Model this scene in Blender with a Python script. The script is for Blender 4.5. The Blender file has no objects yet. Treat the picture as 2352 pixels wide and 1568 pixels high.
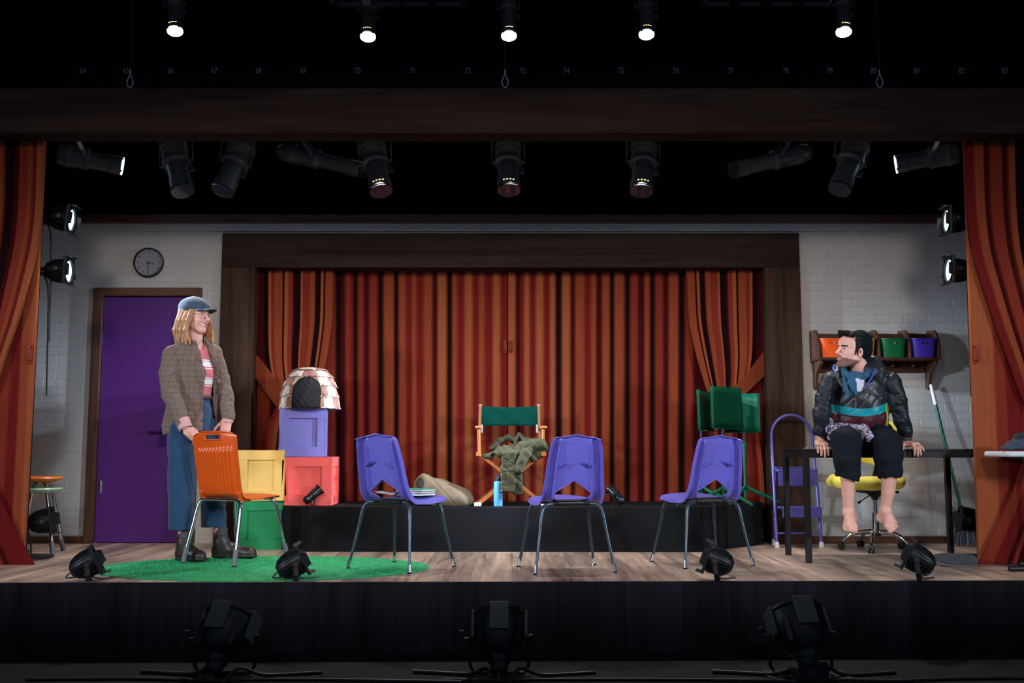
import bpy, bmesh, math, random
import numpy as np
from mathutils import Vector, Matrix
random.seed(7); rng = np.random.default_rng(7)
SC = bpy.context.scene
COL = SC.collection

# ------------------------------------------------------------------ camera
FPX = 2350.0; TILT = math.atan(246/FPX); CAMH = .77
CT, ST = math.cos(TILT), math.sin(TILT)
cam = bpy.data.cameras.new('camera'); cam.sensor_width = 36; cam.lens = 36*FPX/2352
camo = bpy.data.objects.new('camera', cam); COL.objects.link(camo)
camo.location = (0, 0, CAMH); camo.rotation_euler = (math.pi/2+TILT, 0, 0)
cam.clip_start = .05; SC.camera = camo
SC.view_settings.view_transform = 'Standard'; SC.view_settings.look = 'None'
SC.view_settings.gamma = 1; SC.view_settings.use_curve_mapping = False
SC.view_settings.exposure = 0.12
w = bpy.data.worlds.new('world'); SC.world = w; w.use_nodes = True
w.node_tree.nodes['Background'].inputs[0].default_value = (.35, .45, .7, 1)
w.node_tree.nodes['Background'].inputs[1].default_value = .24

def lamp(kind, name, loc, aim, energy, color, size=.1, angle=60, blend=.5):
    l = bpy.data.lights.new(name, kind); l.energy = energy; l.color = color
    o = bpy.data.objects.new(name, l); COL.objects.link(o); o.location = loc
    o.rotation_euler = (Vector(aim)-Vector(loc)).to_track_quat('-Z', 'Y').to_euler()
    if kind == 'SPOT':
        l.spot_size = math.radians(angle); l.spot_blend = blend; l.shadow_soft_size = size
    elif kind == 'AREA':
        l.size = size; l.spread = math.radians(angle)
    return o
def shutter(o, cuts):
    '''framing shutters of a stage lantern: each cut is a line through two points of the stage and keeps the light on the side of a third point'''
    l = o.data; l.use_nodes = True; nt = l.node_tree; em = nt.nodes['Emission']; tc = nt.nodes.new('ShaderNodeTexCoord'); sx = nt.nodes.new('ShaderNodeSeparateXYZ')
    nt.links.new(tc.outputs['Normal'], sx.inputs[0]); inv = (Matrix.Translation(o.location) @ o.rotation_euler.to_matrix().to_4x4()).inverted()
    def mth(op, a, b):
        n = nt.nodes.new('ShaderNodeMath'); n.operation = op
        for k, q in enumerate((a, b)):
            if isinstance(q, (int, float)): n.inputs[k].default_value = q
            else: nt.links.new(q, n.inputs[k])
        return n.outputs[0]
    u, v = mth('DIVIDE', sx.outputs[0], sx.outputs[2]), mth('DIVIDE', sx.outputs[1], sx.outputs[2]); out = 1.0
    uv = lambda r: ((inv @ Vector(r)).x/(inv @ Vector(r)).z, (inv @ Vector(r)).y/(inv @ Vector(r)).z)
    for p, q, keep, soft in cuts:
        (u0, v0), (u1, v1), (uk, vk) = uv(p), uv(q), uv(keep); n = Vector((v0-v1, u1-u0)).normalized(); c = -(n.x*u0+n.y*v0)
        if n.x*uk+n.y*vk+c < 0: n, c = -n, -c
        s = mth('ADD', mth('ADD', mth('MULTIPLY', u, n.x), mth('MULTIPLY', v, n.y)), c)
        mr = nt.nodes.new('ShaderNodeMapRange'); mr.interpolation_type = 'SMOOTHSTEP'; nt.links.new(s, mr.inputs[0])
        mr.inputs['From Min'].default_value = -soft; mr.inputs['From Max'].default_value = soft; out = mth('MULTIPLY', mr.outputs[0], out)
    nt.links.new(out, em.inputs['Strength']); return o
COOL = (.74, .86, 1); WARM = (1, .86, .75); NEUT = (1, .90, .84)
# front-of-house spotlights, out in the auditorium above the audience
EDGE = ((-4, 5.96, .012), (4, 6.10, .012)); BEAM = ((-4, 6.75, 2.90), (4, 6.75, 2.90)); HIGH = ((-4, 8.5, 1.95), (4, 8.5, 1.95)); MID = (0, 8, 1)
for sx in (-1, 1):
    shutter(lamp('SPOT', 'house_light', (sx*8.3, 0, 2.9), (-sx*1.4, 8.0, .9), 2300, COOL, .30, 46, 1), [(*EDGE, MID, .004), (*HIGH, MID, .05)])
for sx in (-1, 1):
    shutter(lamp('SPOT', 'house_light', (sx*1.9, -1, 4.2), (sx*1.0, 8.1, 1.0), 850, WARM, .6, 56, 1), [(*EDGE, MID, .008), (*BEAM, MID, .012)])
# side booms behind the proscenium (the fixtures themselves are built further down)
for sx, z_ in ((-1, 2.47), (-1, 2.02), (1, 2.47), (1, 2.02)):
    # each washes the brick wall on the far side of the stage at a grazing angle, shuttered off the painted drop and off the actors
    x_ = -3.0 if sx < 0 else 2.87
    shutter(lamp('SPOT', 'boom_light', (x_, 7.27, z_), (-sx*3.1, 8.5, .8), 850, COOL, .05, 60, .8),
            [((-sx*2.12, 8.42, 0), (-sx*2.12, 8.42, 2.5), (-sx*3, 8.5, 1), .008), ((-sx*4.6, 8.5, 0), (-sx*4.6, 8.5, 2.5), (-sx*3, 8.5, 1), .008), ((-sx*2, 8.5, 1.75), (-sx*4, 8.5, 1.75), (-sx*3, 8.5, .5), .07)])
    lamp('SPOT', 'boom_light', (x_, 7.27, z_), (-sx*2.2, 7.3, .6), 125, COOL, .05, 60, .9)
# overhead profile lanterns washing the boards
for lx in (-2.3, -1.0, 0, .98, 2.25):
    lamp('SPOT', 'overhead_light', (lx, 7.62, 2.80), (lx*1.3, 6.9, 0), 130, NEUT, .08, 90, .8)

# ------------------------------------------------------------------ projection helpers
def P(px, py, Y):
    u = (px-1176)/FPX; v = (784-py)/FPX; yy = CT-v*ST; zz = ST+v*CT; k = Y/yy
    return Vector((u*k, Y, CAMH+zz*k))
def FL(px, py, z=0.0):
    u = (px-1176)/FPX; v = (784-py)/FPX; yy = CT-v*ST; zz = ST+v*CT; k = (z-CAMH)/zz
    return Vector((u*k, yy*k, z))

# ------------------------------------------------------------------ materials
def h(s):
    s = s.lstrip('#'); c = [int(s[i:i+2], 16)/255 for i in (0, 2, 4)]
    return tuple(x/12.92 if x <= .04045 else ((x+.055)/1.055)**2.4 for x in c)
class NT:
    def __init__(s, name):
        s.m = bpy.data.materials.new(name); s.m.use_nodes = True; s.t = s.m.node_tree
        s.b = s.t.nodes['Principled BSDF']
    def n(s, typ, **kw):
        o = s.t.nodes.new(typ)
        for k, v in kw.items():
            if k.startswith('i_'):
                key = k[2:]; key = int(key) if key.isdigit() else key.replace('_', ' ')
                o.inputs[key].default_value = v
            else: setattr(o, k, v)
        return o
    def l(s, a, b): s.t.links.new(a, b)
    def coords(s, scale=(1, 1, 1), rot=(0, 0, 0)):
        tc = s.n('ShaderNodeTexCoord'); mp = s.n('ShaderNodeMapping')
        mp.inputs['Scale'].default_value = scale; mp.inputs['Rotation'].default_value = rot
        s.l(tc.outputs['Object'], mp.inputs['Vector']); return mp.outputs[0]
    def bump(s, src, strength=.3, dist=.01):
        b = s.n('ShaderNodeBump'); b.inputs['Strength'].default_value = strength; b.inputs['Distance'].default_value = dist
        s.l(src, b.inputs['Height']); s.l(b.outputs[0], s.b.inputs['Normal']); return b
MATS = {}
def M(name, col, rough=.5, metal=0, var=.12, vs=9, bump=0, bs=60, stretch=(1, 1, 1), coat=0, spec=.5, emis=None, es=0, sheen=0):
    if name in MATS: return MATS[name]
    if isinstance(col, str): col = h(col)
    t = NT(name); b = t.b
    b.inputs['Roughness'].default_value = rough; b.inputs['Metallic'].default_value = metal
    b.inputs['Coat Weight'].default_value = coat; b.inputs['Specular IOR Level'].default_value = spec
    b.inputs['Sheen Weight'].default_value = sheen
    co = t.coords(stretch)
    nz = t.n('ShaderNodeTexNoise', i_Scale=vs, i_Detail=4.0); t.l(co, nz.inputs['Vector'])
    mx = t.n('ShaderNodeMix', data_type='RGBA')
    mx.inputs[6].default_value = (*[c*(1-var) for c in col], 1); mx.inputs[7].default_value = (*[min(1, c*(1+var)) for c in col], 1)
    t.l(nz.outputs['Fac'], mx.inputs[0]); t.l(mx.outputs[2], b.inputs['Base Color'])
    if bump:
        n2 = t.n('ShaderNodeTexNoise', i_Scale=bs, i_Detail=3.0); t.l(co, n2.inputs['Vector']); t.bump(n2.outputs['Fac'], bump, .004)
    if emis is not None:
        b.inputs['Emission Color'].default_value = (*emis, 1); b.inputs['Emission Strength'].default_value = es
    MATS[name] = t.m; return t.m
def wood(name, c1, c2, axis='X', rough=.5, scale=1.0, plank=None, spec=.4):
    """streaky wood grain running along an axis of the object; plank = (length, width) adds board joints"""
    if name in MATS: return MATS[name]
    t = NT(name); s = {'X': (.35, 5, 5), 'Y': (5, .35, 5), 'Z': (5, 5, .35)}[axis]
    co = t.coords(tuple(k*scale for k in s))
    n1 = t.n('ShaderNodeTexNoise', i_Scale=1.6, i_Detail=7.0, i_Roughness=.62, i_Distortion=.5); t.l(co, n1.inputs['Vector'])
    n2 = t.n('ShaderNodeTexNoise', i_Scale=9.0, i_Detail=5.0); t.l(co, n2.inputs['Vector'])
    ad = t.n('ShaderNodeMath', operation='MULTIPLY_ADD', i_1=.35); t.l(n2.outputs['Fac'], ad.inputs[0]); t.l(n1.outputs['Fac'], ad.inputs[2])
    cr = t.n('ShaderNodeValToRGB'); e = cr.color_ramp.elements
    e[0].position = .45; e[0].color = (*h(c1), 1); e[1].position = .82; e[1].color = (*h(c2), 1)
    t.l(ad.outputs[0], cr.inputs[0]); out = cr.outputs[0]
    if plank:
        tc = t.n('ShaderNodeTexCoord'); sx = t.n('ShaderNodeSeparateXYZ'); cx = t.n('ShaderNodeCombineXYZ'); t.l(tc.outputs['Object'], sx.inputs[0])
        o = {'X': ('X', 'Y'), 'Y': ('Y', 'X'), 'Z': ('Z', 'X')}[axis]
        t.l(sx.outputs[o[0]], cx.inputs[0]); t.l(sx.outputs[o[1]], cx.inputs[1])
        bk = t.n('ShaderNodeTexBrick', offset=.37, i_Scale=1.0)
        bk.inputs['Brick Width'].default_value = plank[0]; bk.inputs['Row Height'].default_value = plank[1]
        bk.inputs['Mortar Size'].default_value = .0022; bk.inputs['Mortar Smooth'].default_value = .2; bk.inputs['Bias'].default_value = 0
        bk.inputs['Color1'].default_value = (.60, .60, .62, 1); bk.inputs['Color2'].default_value = (1.35, 1.28, 1.2, 1); bk.inputs['Mortar'].default_value = (.5, .45, .42, 1)
        t.l(cx.outputs[0], bk.inputs['Vector'])
        mx = t.n('ShaderNodeMix', data_type='RGBA', blend_type='MULTIPLY'); mx.inputs[0].default_value = 1
        t.l(out, mx.inputs[6]); t.l(bk.outputs['Color'], mx.inputs[7]); out = mx.outputs[2]
        t.bump(bk.outputs['Fac'], -.25, .003)
    t.l(out, t.b.inputs['Base Color']); t.b.inputs['Roughness'].default_value = rough; t.b.inputs['Specular IOR Level'].default_value = spec
    MATS[name] = t.m; return t.m
def brickwall():
    t = NT('white_painted_brick'); tc = t.n('ShaderNodeTexCoord'); sx = t.n('ShaderNodeSeparateXYZ'); cx = t.n('ShaderNodeCombineXYZ')
    t.l(tc.outputs['Object'], sx.inputs[0])
    nz0 = t.n('ShaderNodeTexNoise', i_Scale=3.0); t.l(tc.outputs['Object'], nz0.inputs['Vector'])
    wob = t.n('ShaderNodeMath', operation='MULTIPLY_ADD', i_1=.012); t.l(nz0.outputs['Fac'], wob.inputs[0]); t.l(sx.outputs['Z'], wob.inputs[2])
    t.l(sx.outputs['X'], cx.inputs[0]); t.l(wob.outputs[0], cx.inputs[1])
    bk = t.n('ShaderNodeTexBrick', offset=.5, i_Scale=1.0)
    for k, v in (('Brick Width', .205), ('Row Height', .0675), ('Mortar Size', .0042), ('Mortar Smooth', .7), ('Bias', 0.0)): bk.inputs[k].default_value = v
    t.l(cx.outputs[0], bk.inputs['Vector'])
    nz = t.n('ShaderNodeTexNoise', i_Scale=14.0, i_Detail=6.0); t.l(tc.outputs['Object'], nz.inputs['Vector'])
    mx = t.n('ShaderNodeMix', data_type='RGBA'); mx.inputs[6].default_value = (.46, .458, .455, 1); mx.inputs[7].default_value = (.55, .548, .54, 1)
    t.l(nz.outputs['Fac'], mx.inputs[0]); t.l(mx.outputs[2], t.b.inputs['Base Color'])
    hg = t.n('ShaderNodeMath', operation='MULTIPLY_ADD', i_1=-1.0); t.l(bk.outputs['Fac'], hg.inputs[0])
    n2 = t.n('ShaderNodeMath', operation='MULTIPLY', i_1=.7); t.l(nz.outputs['Fac'], n2.inputs[0]); t.l(n2.outputs[0], hg.inputs[2])
    t.bump(hg.outputs[0], .5, .006); t.b.inputs['Roughness'].default_value = .5
    return t.m
def painted():
    """scene-painter's paint: the sets' curtains are flats painted with orange, red and maroon folds"""
    t = NT('scenic_paint'); at = t.n('ShaderNodeAttribute', attribute_name='paint')
    co = t.coords((6, 6, .5)); nz = t.n('ShaderNodeTexNoise', i_Scale=6.0, i_Detail=4.0); t.l(co, nz.inputs['Vector'])
    mr = t.n('ShaderNodeMapRange'); mr.inputs['To Min'].default_value = .75; mr.inputs['To Max'].default_value = 1.25; t.l(nz.outputs['Fac'], mr.inputs[0])
    mx = t.n('ShaderNodeVectorMath', operation='SCALE'); t.l(at.outputs['Color'], mx.inputs[0]); t.l(mr.outputs[0], mx.inputs['Scale'])
    t.l(mx.outputs[0], t.b.inputs['Base Color']); t.b.inputs['Roughness'].default_value = .85; t.b.inputs['Specular IOR Level'].default_value = .06
    return t.m

# ------------------------------------------------------------------ mesh builder
def link(o, parent=None):
    COL.objects.link(o)
    if parent is not None: o.parent = parent
    return o
def rotm(d, up=(0, 0, 1)):
    """matrix whose local Z points along d"""
    z = Vector(d).normalized(); x = Vector(up).cross(z)
    if x.length < 1e-4: x = Vector((1, 0, 0)).cross(z)
    x.normalize(); y = z.cross(x)
    return Matrix((x, y, z)).transposed()
class MB:
    def __init__(s): s.v = []; s.f = []; s.mi = []; s.cur = 0
    def add(s, vs, fs, Mx=None):
        b = len(s.v)
        if Mx is not None: vs = [Mx @ Vector(p) for p in vs]
        s.v += [tuple(p) for p in vs]; s.f += [tuple(b+i for i in f) for f in fs]; s.mi += [s.cur]*len(fs); return s
    def box(s, c, d, R=None):
        x, y, z = (k/2 for k in d); vs = [Vector((a, b, e)) for a in (-x, x) for b in (-y, y) for e in (-z, z)]
        if R is not None: vs = [R @ p for p in vs]
        vs = [p+Vector(c) for p in vs]
        return s.add(vs, [(0, 1, 3, 2), (4, 6, 7, 5), (0, 4, 5, 1), (2, 3, 7, 6), (0, 2, 6, 4), (1, 5, 7, 3)])
    def bb(s, x0, x1, y0, y1, z0, z1): return s.box(((x0+x1)/2, (y0+y1)/2, (z0+z1)/2), (x1-x0, y1-y0, z1-z0))
    def bar(s, p, q, w, d, up=(0, 0, 1)):
        p, q = Vector(p), Vector(q); R = rotm(q-p, up); return s.box((p+q)/2, (w, d, (q-p).length), R)
    def tube(s, pts, r, n=12, cap=True, flat=None):
        pts = [Vector(p) for p in pts]; m = len(pts); rs = r if hasattr(r, '__len__') else [r]*m
        T = []
        for i in range(m):
            a = pts[max(0, i-1)]; b = pts[min(m-1, i+1)]; T.append((b-a).normalized())
        up = Vector((0, 0, 1)) if abs(T[0].z) < .9 else Vector((1, 0, 0)); x = up.cross(T[0]).normalized(); vs = []
        for i in range(m):
            x = (x-T[i]*x.dot(T[i])).normalized(); y = T[i].cross(x)
            for k in range(n):
                a = 2*math.pi*k/n; q = x*math.cos(a)*rs[i]+y*math.sin(a)*rs[i]
                vs.append(pts[i]+q)
        fs = [(i*n+k, i*n+(k+1) % n, (i+1)*n+(k+1) % n, (i+1)*n+k) for i in range(m-1) for k in range(n)]
        if cap: fs += [tuple(range(n))[::-1], tuple((m-1)*n+k for k in range(n))]
        return s.add(vs, fs)
    def lathe(s, prof, Mx=None, n=32, c=(0, 0, 0), d=(0, 0, 1), cap=True):
        """prof: (radius, height) along d from c"""
        if Mx is None: Mx = Matrix.Translation(Vector(c)) @ rotm(d).to_4x4()
        vs = []; fs = []; m = len(prof)
        for r, z in prof: vs += [(r*math.cos(2*math.pi*k/n), r*math.sin(2*math.pi*k/n), z) for k in range(n)]
        fs = [(i*n+k, i*n+(k+1) % n, (i+1)*n+(k+1) % n, (i+1)*n+k) for i in range(m-1) for k in range(n)]
        if cap and prof[0][0] > 1e-6: fs.append(tuple(range(n))[::-1])
        if cap and prof[-1][0] > 1e-6: fs.append(tuple((m-1)*n+k for k in range(n)))
        return s.add(vs, fs, Mx)
    def prism(s, poly, t, Mx=None, c=(0, 0, 0)):
        """poly in local XZ, thickness t along local Y (centred)"""
        n = len(poly); vs = [(c[0]+x, c[1]-t/2, c[2]+z) for x, z in poly]+[(c[0]+x, c[1]+t/2, c[2]+z) for x, z in poly]
        fs = [tuple(range(n)), tuple(range(2*n-1, n-1, -1))]+[(i, i+n, (i+1) % n+n, (i+1) % n) for i in range(n)]
        return s.add(vs, fs, Mx)
    def grid(s, fn, nu, nv, cu=False):
        vs = [fn(i/(nu-(0 if cu else 1)), j/(nv-1)) for j in range(nv) for i in range(nu)]
        fs = [(j*nu+i, j*nu+(i+1) % nu, (j+1)*nu+(i+1) % nu, (j+1)*nu+i) for j in range(nv-1) for i in range(nu if cu else nu-1)]
        return s.add(vs, fs)
    def ball(s, c, r, n=16, R=None):
        r = r if hasattr(r, '__len__') else (r, r, r)
        pr = [(math.sin(math.pi*i/n), -math.cos(math.pi*i/n)) for i in range(n+1)]
        Mx = Matrix.Translation(Vector(c)) @ (R.to_4x4() if R is not None else Matrix.Identity(4)) @ Matrix.Diagonal((*r, 1))
        return s.lathe([(max(a, 1e-4 if 0 < i < n else 0), b) for i, (a, b) in enumerate(pr)], Mx, n=n*2)
    def mesh(s, name, mats, smooth=True, ang=38):
        me = bpy.data.meshes.new(name); me.from_pydata(s.v, [], s.f)
        for m in (mats if isinstance(mats, (list, tuple)) else [mats]): me.materials.append(m)
        if any(s.mi): me.polygons.foreach_set('material_index', s.mi)
        bm = bmesh.new(); bm.from_mesh(me); bmesh.ops.remove_doubles(bm, verts=bm.verts, dist=1e-5)
        bmesh.ops.recalc_face_normals(bm, faces=bm.faces); bm.to_mesh(me); bm.free()
        if smooth:
            me.shade_smooth(); me.set_sharp_from_angle(angle=math.radians(ang))
        return me
    def build(s, name, mats, parent=None, bevel=0, seg=2, smooth=True, ang=38, solid=0, sub=0):
        o = bpy.data.objects.new(name, s.mesh(name, mats, smooth, ang)); link(o, parent)
        if solid:
            md = o.modifiers.new('solidify', 'SOLIDIFY'); md.thickness = solid; md.offset = 0
        if bevel:
            md = o.modifiers.new('bevel', 'BEVEL'); md.width = bevel; md.segments = seg; md.limit_method = 'ANGLE'; md.angle_limit = math.radians(35); md.harden_normals = True
        if sub:
            md = o.modifiers.new('subsurf', 'SUBSURF'); md.levels = md.render_levels = sub
        return o
def frozen(o):
    """apply modifiers of o"""
    dg = bpy.context.evaluated_depsgraph_get(); me = bpy.data.meshes.new_from_object(o.evaluated_get(dg)); o.modifiers.clear(); o.data = me; return o
def boolcut(o, cutter, op='DIFFERENCE'):
    md = o.modifiers.new('b', 'BOOLEAN'); md.operation = op; md.solver = 'EXACT'; md.object = cutter
    bpy.context.view_layer.update(); frozen(o); bpy.data.objects.remove(cutter)
    o.data.shade_smooth(); o.data.set_sharp_from_angle(angle=math.radians(38)); return o
def tag(o, label, cat, group=None, kind=None):
    o['label'] = label; o['category'] = cat
    if group: o['group'] = group
    if kind: o['kind'] = kind
    return o
def thing(name, label, cat, loc=(0, 0, 0), rz=0, group=None):
    o = bpy.data.objects.new(name, None); o.empty_display_size = .1; COL.objects.link(o)
    o.location = loc; o.rotation_euler = (0, 0, rz); return tag(o, label, cat, group)
def struct(o): o['kind'] = 'structure'; return o
def dup(o, parent=None):
    c = o.copy(); COL.objects.link(c); c.parent = parent
    for ch in list(o.children): dup(ch, c)
    return c
def text_mesh(mb, txt, size, Mx, ext=.0015, align='CENTER'):
    cu = bpy.data.curves.new('t', 'FONT'); cu.body = txt; cu.size = size; cu.extrude = ext; cu.align_x = align; cu.align_y = 'CENTER'; cu.resolution_u = 3
    o = bpy.data.objects.new('t', cu); COL.objects.link(o); bpy.context.view_layer.update()
    me = o.to_mesh(); vs = [Mx @ v.co for v in me.vertices]; fs = [tuple(p.vertices) for p in me.polygons]
    mb.add(vs, fs); o.to_mesh_clear(); bpy.data.objects.remove(o); bpy.data.curves.remove(cu)

# ------------------------------------------------------------------ distance-field modeller (smooth organic bodies and cloth)
class SDF:
    def __init__(s, lo, hi, h0, zs=None, org=(0, 0, 0)):
        s.h = h0; s.org = np.array(org)
        s.ax = [np.arange(lo[0], hi[0]+h0, h0), np.arange(lo[1], hi[1]+h0, h0), np.arange(lo[2], hi[2]+h0, h0)]
        if zs:  # list of (z0,z1,step)
            s.ax[2] = np.concatenate([np.arange(a, b-1e-9, st) for a, b, st in zs])
        s.ax = [a.astype(np.float32) for a in s.ax]
        s.d = np.full([len(a) for a in s.ax], 1.0, np.float32); s.m = np.zeros(s.d.shape, np.uint8); s.mat = 0
    def _win(s, lo, hi):
        r = []
        for a, l, hh in zip(s.ax, lo, hi):
            i, j = np.searchsorted(a, l), np.searchsorted(a, hh)
            r.append(slice(max(0, i-1), min(len(a), j+1)))
        return tuple(r)
    def _pts(s, w): return s.ax[0][w[0]][:, None, None], s.ax[1][w[1]][None, :, None], s.ax[2][w[2]][None, None, :]
    def _mix(s, w, f, k, sub, keep):
        D = s.d[w]
        if D.size == 0: return
        if sub:
            f = -f; hh = np.clip(.5-.5*(f-D)/k, 0, 1) if k > 0 else (D > f).astype(np.float32)
            s.d[w] = f*(1-hh)+D*hh+(k*hh*(1-hh) if k > 0 else 0)
        else:
            if not keep: s.m[w] = np.where(f < D, s.mat, s.m[w])
            if k > 0:
                hh = np.clip(.5+.5*(D-f)/k, 0, 1); s.d[w] = D*(1-hh)+f*hh-k*hh*(1-hh)
            else: s.d[w] = np.minimum(D, f)
    def cone(s, a, b, ra, rb, k=.01, sub=False, flat=None, keep=False):
        """tapered capsule; flat=(axis, factor) squeezes it along an axis"""
        a = np.array(a, float); b = np.array(b, float); R = max(ra, rb)+k+.02
        w = s._win(np.minimum(a, b)-R, np.maximum(a, b)+R); x, y, z = s._pts(w)
        ab = b-a; L = max(float(ab@ab), 1e-9); px, py, pz = x-a[0], y-a[1], z-a[2]
        t = np.clip((px*ab[0]+py*ab[1]+pz*ab[2])/L, 0, 1)
        px = px-t*ab[0]; py = py-t*ab[1]; pz = pz-t*ab[2]
        if flat is not None:
            n = np.array(Vector(flat[0]).normalized()); q = (px*n[0]+py*n[1]+pz*n[2])*(flat[1]-1)
            px = px+q*n[0]; py = py+q*n[1]; pz = pz+q*n[2]
            g = np.sqrt(px*px+py*py+pz*pz)+1e-9; qn = np.abs(q)*flat[1]/max(flat[1]-1, 1e-6)
            f = (g-(ra+(rb-ra)*t))/np.sqrt(1+(flat[1]**2-1)*np.clip(qn/g, 0, 1)**2)
        else: f = np.sqrt(px*px+py*py+pz*pz)-(ra+(rb-ra)*t)
        s._mix(w, f.astype(np.float32), k, sub, keep); return s
    def chain(s, pts, rs, k=.01, **kw):
        for i in range(len(pts)-1): s.cone(pts[i], pts[i+1], rs[i], rs[i+1], k, **kw)
        return s
    def ell(s, c, r, R=None, k=.01, sub=False, keep=False):
        c = np.array(c, float); r = np.array(r if hasattr(r, '__len__') else (r, r, r), float); m = r.max()+k+.015
        w = s._win(c-m, c+m); x, y, z = s._pts(w); px, py, pz = x-c[0], y-c[1], z-c[2]
        if R is None: q = (px, py, pz)
        else:
            R = np.array(R); q = [px*R[0, i]+py*R[1, i]+pz*R[2, i] for i in range(3)]
        k0 = np.sqrt((q[0]/r[0])**2+(q[1]/r[1])**2+(q[2]/r[2])**2); k1 = np.sqrt((q[0]/r[0]**2)**2+(q[1]/r[1]**2)**2+(q[2]/r[2]**2)**2)+1e-9
        s._mix(w, (k0*(k0-1)/k1).astype(np.float32), k, sub, keep); return s
    def rbox(s, c, hf, R=None, rad=.01, k=.01, sub=False, keep=False):
        c = np.array(c, float); hf = np.array(hf, float); m = np.linalg.norm(hf)+k+.015
        w = s._win(c-m, c+m); x, y, z = s._pts(w); px, py, pz = x-c[0], y-c[1], z-c[2]
        if R is None: q = (px, py, pz)
        else:
            R = np.array(R); q = [px*R[0, i]+py*R[1, i]+pz*R[2, i] for i in range(3)]
        e = [np.abs(q[i])-hf[i]+rad for i in range(3)]
        f = np.sqrt(sum(np.maximum(v, 0)**2 for v in e))+np.minimum(np.maximum(np.maximum(e[0], e[1]), e[2]), 0)-rad
        s._mix(w, f.astype(np.float32), k, sub, keep); return s
    def cut(s, p, n, k=0.0, lo=None, hi=None):
        """remove everything on the side n points to"""
        p = np.array(p, float); n = np.array(Vector(n).normalized())
        w = s._win(lo, hi) if lo is not None else (slice(None),)*3
        x, y, z = s._pts(w); f = ((x-p[0])*n[0]+(y-p[1])*n[1]+(z-p[2])*n[2]).astype(np.float32)
        f = np.broadcast_to(f, s.d[w].shape)
        s._mix(w, -f, k, True, True); return s
    def disp(s, fn, lo=None, hi=None):
        w = s._win(lo, hi) if lo is not None else (slice(None),)*3
        x, y, z = s._pts(w); D = s.d[w]; near = np.abs(D) < .05
        add = np.broadcast_to(fn(x, y, z), D.shape); s.d[w] = np.where(near, D+add, D); return s
    def build(s, name, mats, parent=None, paint=None, smooth=1):
        d = s.d; ins = d < 0
        for a in range(3):  # keep the surface closed at the grid border
            sl = [slice(None)]*3
            for e in (0, -1): sl[a] = e; d[tuple(sl)] = np.maximum(d[tuple(sl)], .001)
        ins = d < 0; nx, ny, nz = d.shape; c = np.zeros((nx-1, ny-1, nz-1), np.uint8)
        O = [(i, j, k) for i in (0, 1) for j in (0, 1) for k in (0, 1)]
        sub = lambda A, o: A[o[0]:o[0]+nx-1, o[1]:o[1]+ny-1, o[2]:o[2]+nz-1]
        for o in O: c += sub(ins, o)
        act = (c > 0) & (c < 8); I = np.argwhere(act); n = len(I)
        idx = np.full(act.shape, -1, np.int32); idx[act] = np.arange(n)
        pos = np.zeros((n, 3)); cnt = np.zeros(n)
        for ax in range(3):
            for o in O:
                if o[ax]: continue
                o2 = list(o); o2[ax] = 1; A = I+np.array(o); B = I+np.array(o2)
                a = d[tuple(A.T)]; b = d[tuple(B.T)]; m = (a < 0) != (b < 0); t = np.where(m, a/np.where(m, a-b, 1), 0)
                q = A.astype(float); q[:, ax] += t; pos[m] += q[m]; cnt[m] += 1
        pos /= cnt[:, None]
        V = np.stack([np.interp(pos[:, i], np.arange(len(s.ax[i])), s.ax[i]) for i in range(3)], 1)-s.org
        mid = s.m[tuple((I+(np.round(pos-I).astype(int))).T)]
        F = []
        for ax in range(3):
            a1, a2 = (ax+1) % 3, (ax+2) % 3; e = [slice(None)]*3
            lo_ = [slice(1, -1)]*3; lo_[ax] = slice(0, -1); hi_ = [slice(1, -1)]*3; hi_[ax] = slice(1, None)
            u, v = ins[tuple(lo_)], ins[tuple(hi_)]; E = np.argwhere(u != v)
            if len(E) == 0: continue
            fl = u[tuple(E.T)]; off = np.ones(3, int); off[ax] = 0; E = E+off
            def cell(d1, d2):
                q = E.copy(); q[:, a1] -= d1; q[:, a2] -= d2; return idx[tuple(q.T)]
            Q = np.stack([cell(1, 1), cell(0, 1), cell(0, 0), cell(1, 0)], 1); Q[~fl] = Q[~fl][:, ::-1]; F.append(Q)
        F = np.concatenate(F)
        for _ in range(smooth):  # light Laplacian pass
            S = np.zeros_like(V); N = np.zeros(len(V))
            for i in range(4):
                np.add.at(S, F[:, i], V[F[:, (i+1) % 4]]); np.add.at(N, F[:, i], 1)
            V = V*.5+.5*S/np.maximum(N, 1)[:, None]
        me = bpy.data.meshes.new(name); me.vertices.add(len(V)); me.vertices.foreach_set('co', V.astype(np.float32).ravel())
        me.loops.add(F.size); me.loops.foreach_set('vertex_index', F.ravel().astype(np.int32)); me.polygons.add(len(F))
        me.polygons.foreach_set('loop_start', np.arange(0, F.size, 4, dtype=np.int32)); me.polygons.foreach_set('loop_total', np.full(len(F), 4, np.int32))
        for m_ in (mats if isinstance(mats, (list, tuple)) else [mats]): me.materials.append(m_)
        fm = mid[F[:, 0]].astype(np.int32)
        if paint is not None: fm = paint(V[F].mean(1)+s.org, fm)
        me.polygons.foreach_set('material_index', fm.astype(np.int32)); me.update(); me.validate(); me.shade_smooth()
        o = bpy.data.objects.new(name, me); link(o, parent); return o
def creases(amp, fx, fy, fz, ph=0, warp=1.2, p=5):
    '''sharp wrinkles pressed into cloth'''
    def fn(x, y, z):
        b = x*fz*.5-y*fx*.6+z*fy*.5+ph*3; a = x*fx+y*fy+z*fz+ph+warp*np.sin(b)
        m = .5+.5*np.sin(b*.8+a*.31+ph); return amp*m*(1-np.abs(np.sin(a)))**p
    return fn
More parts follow.
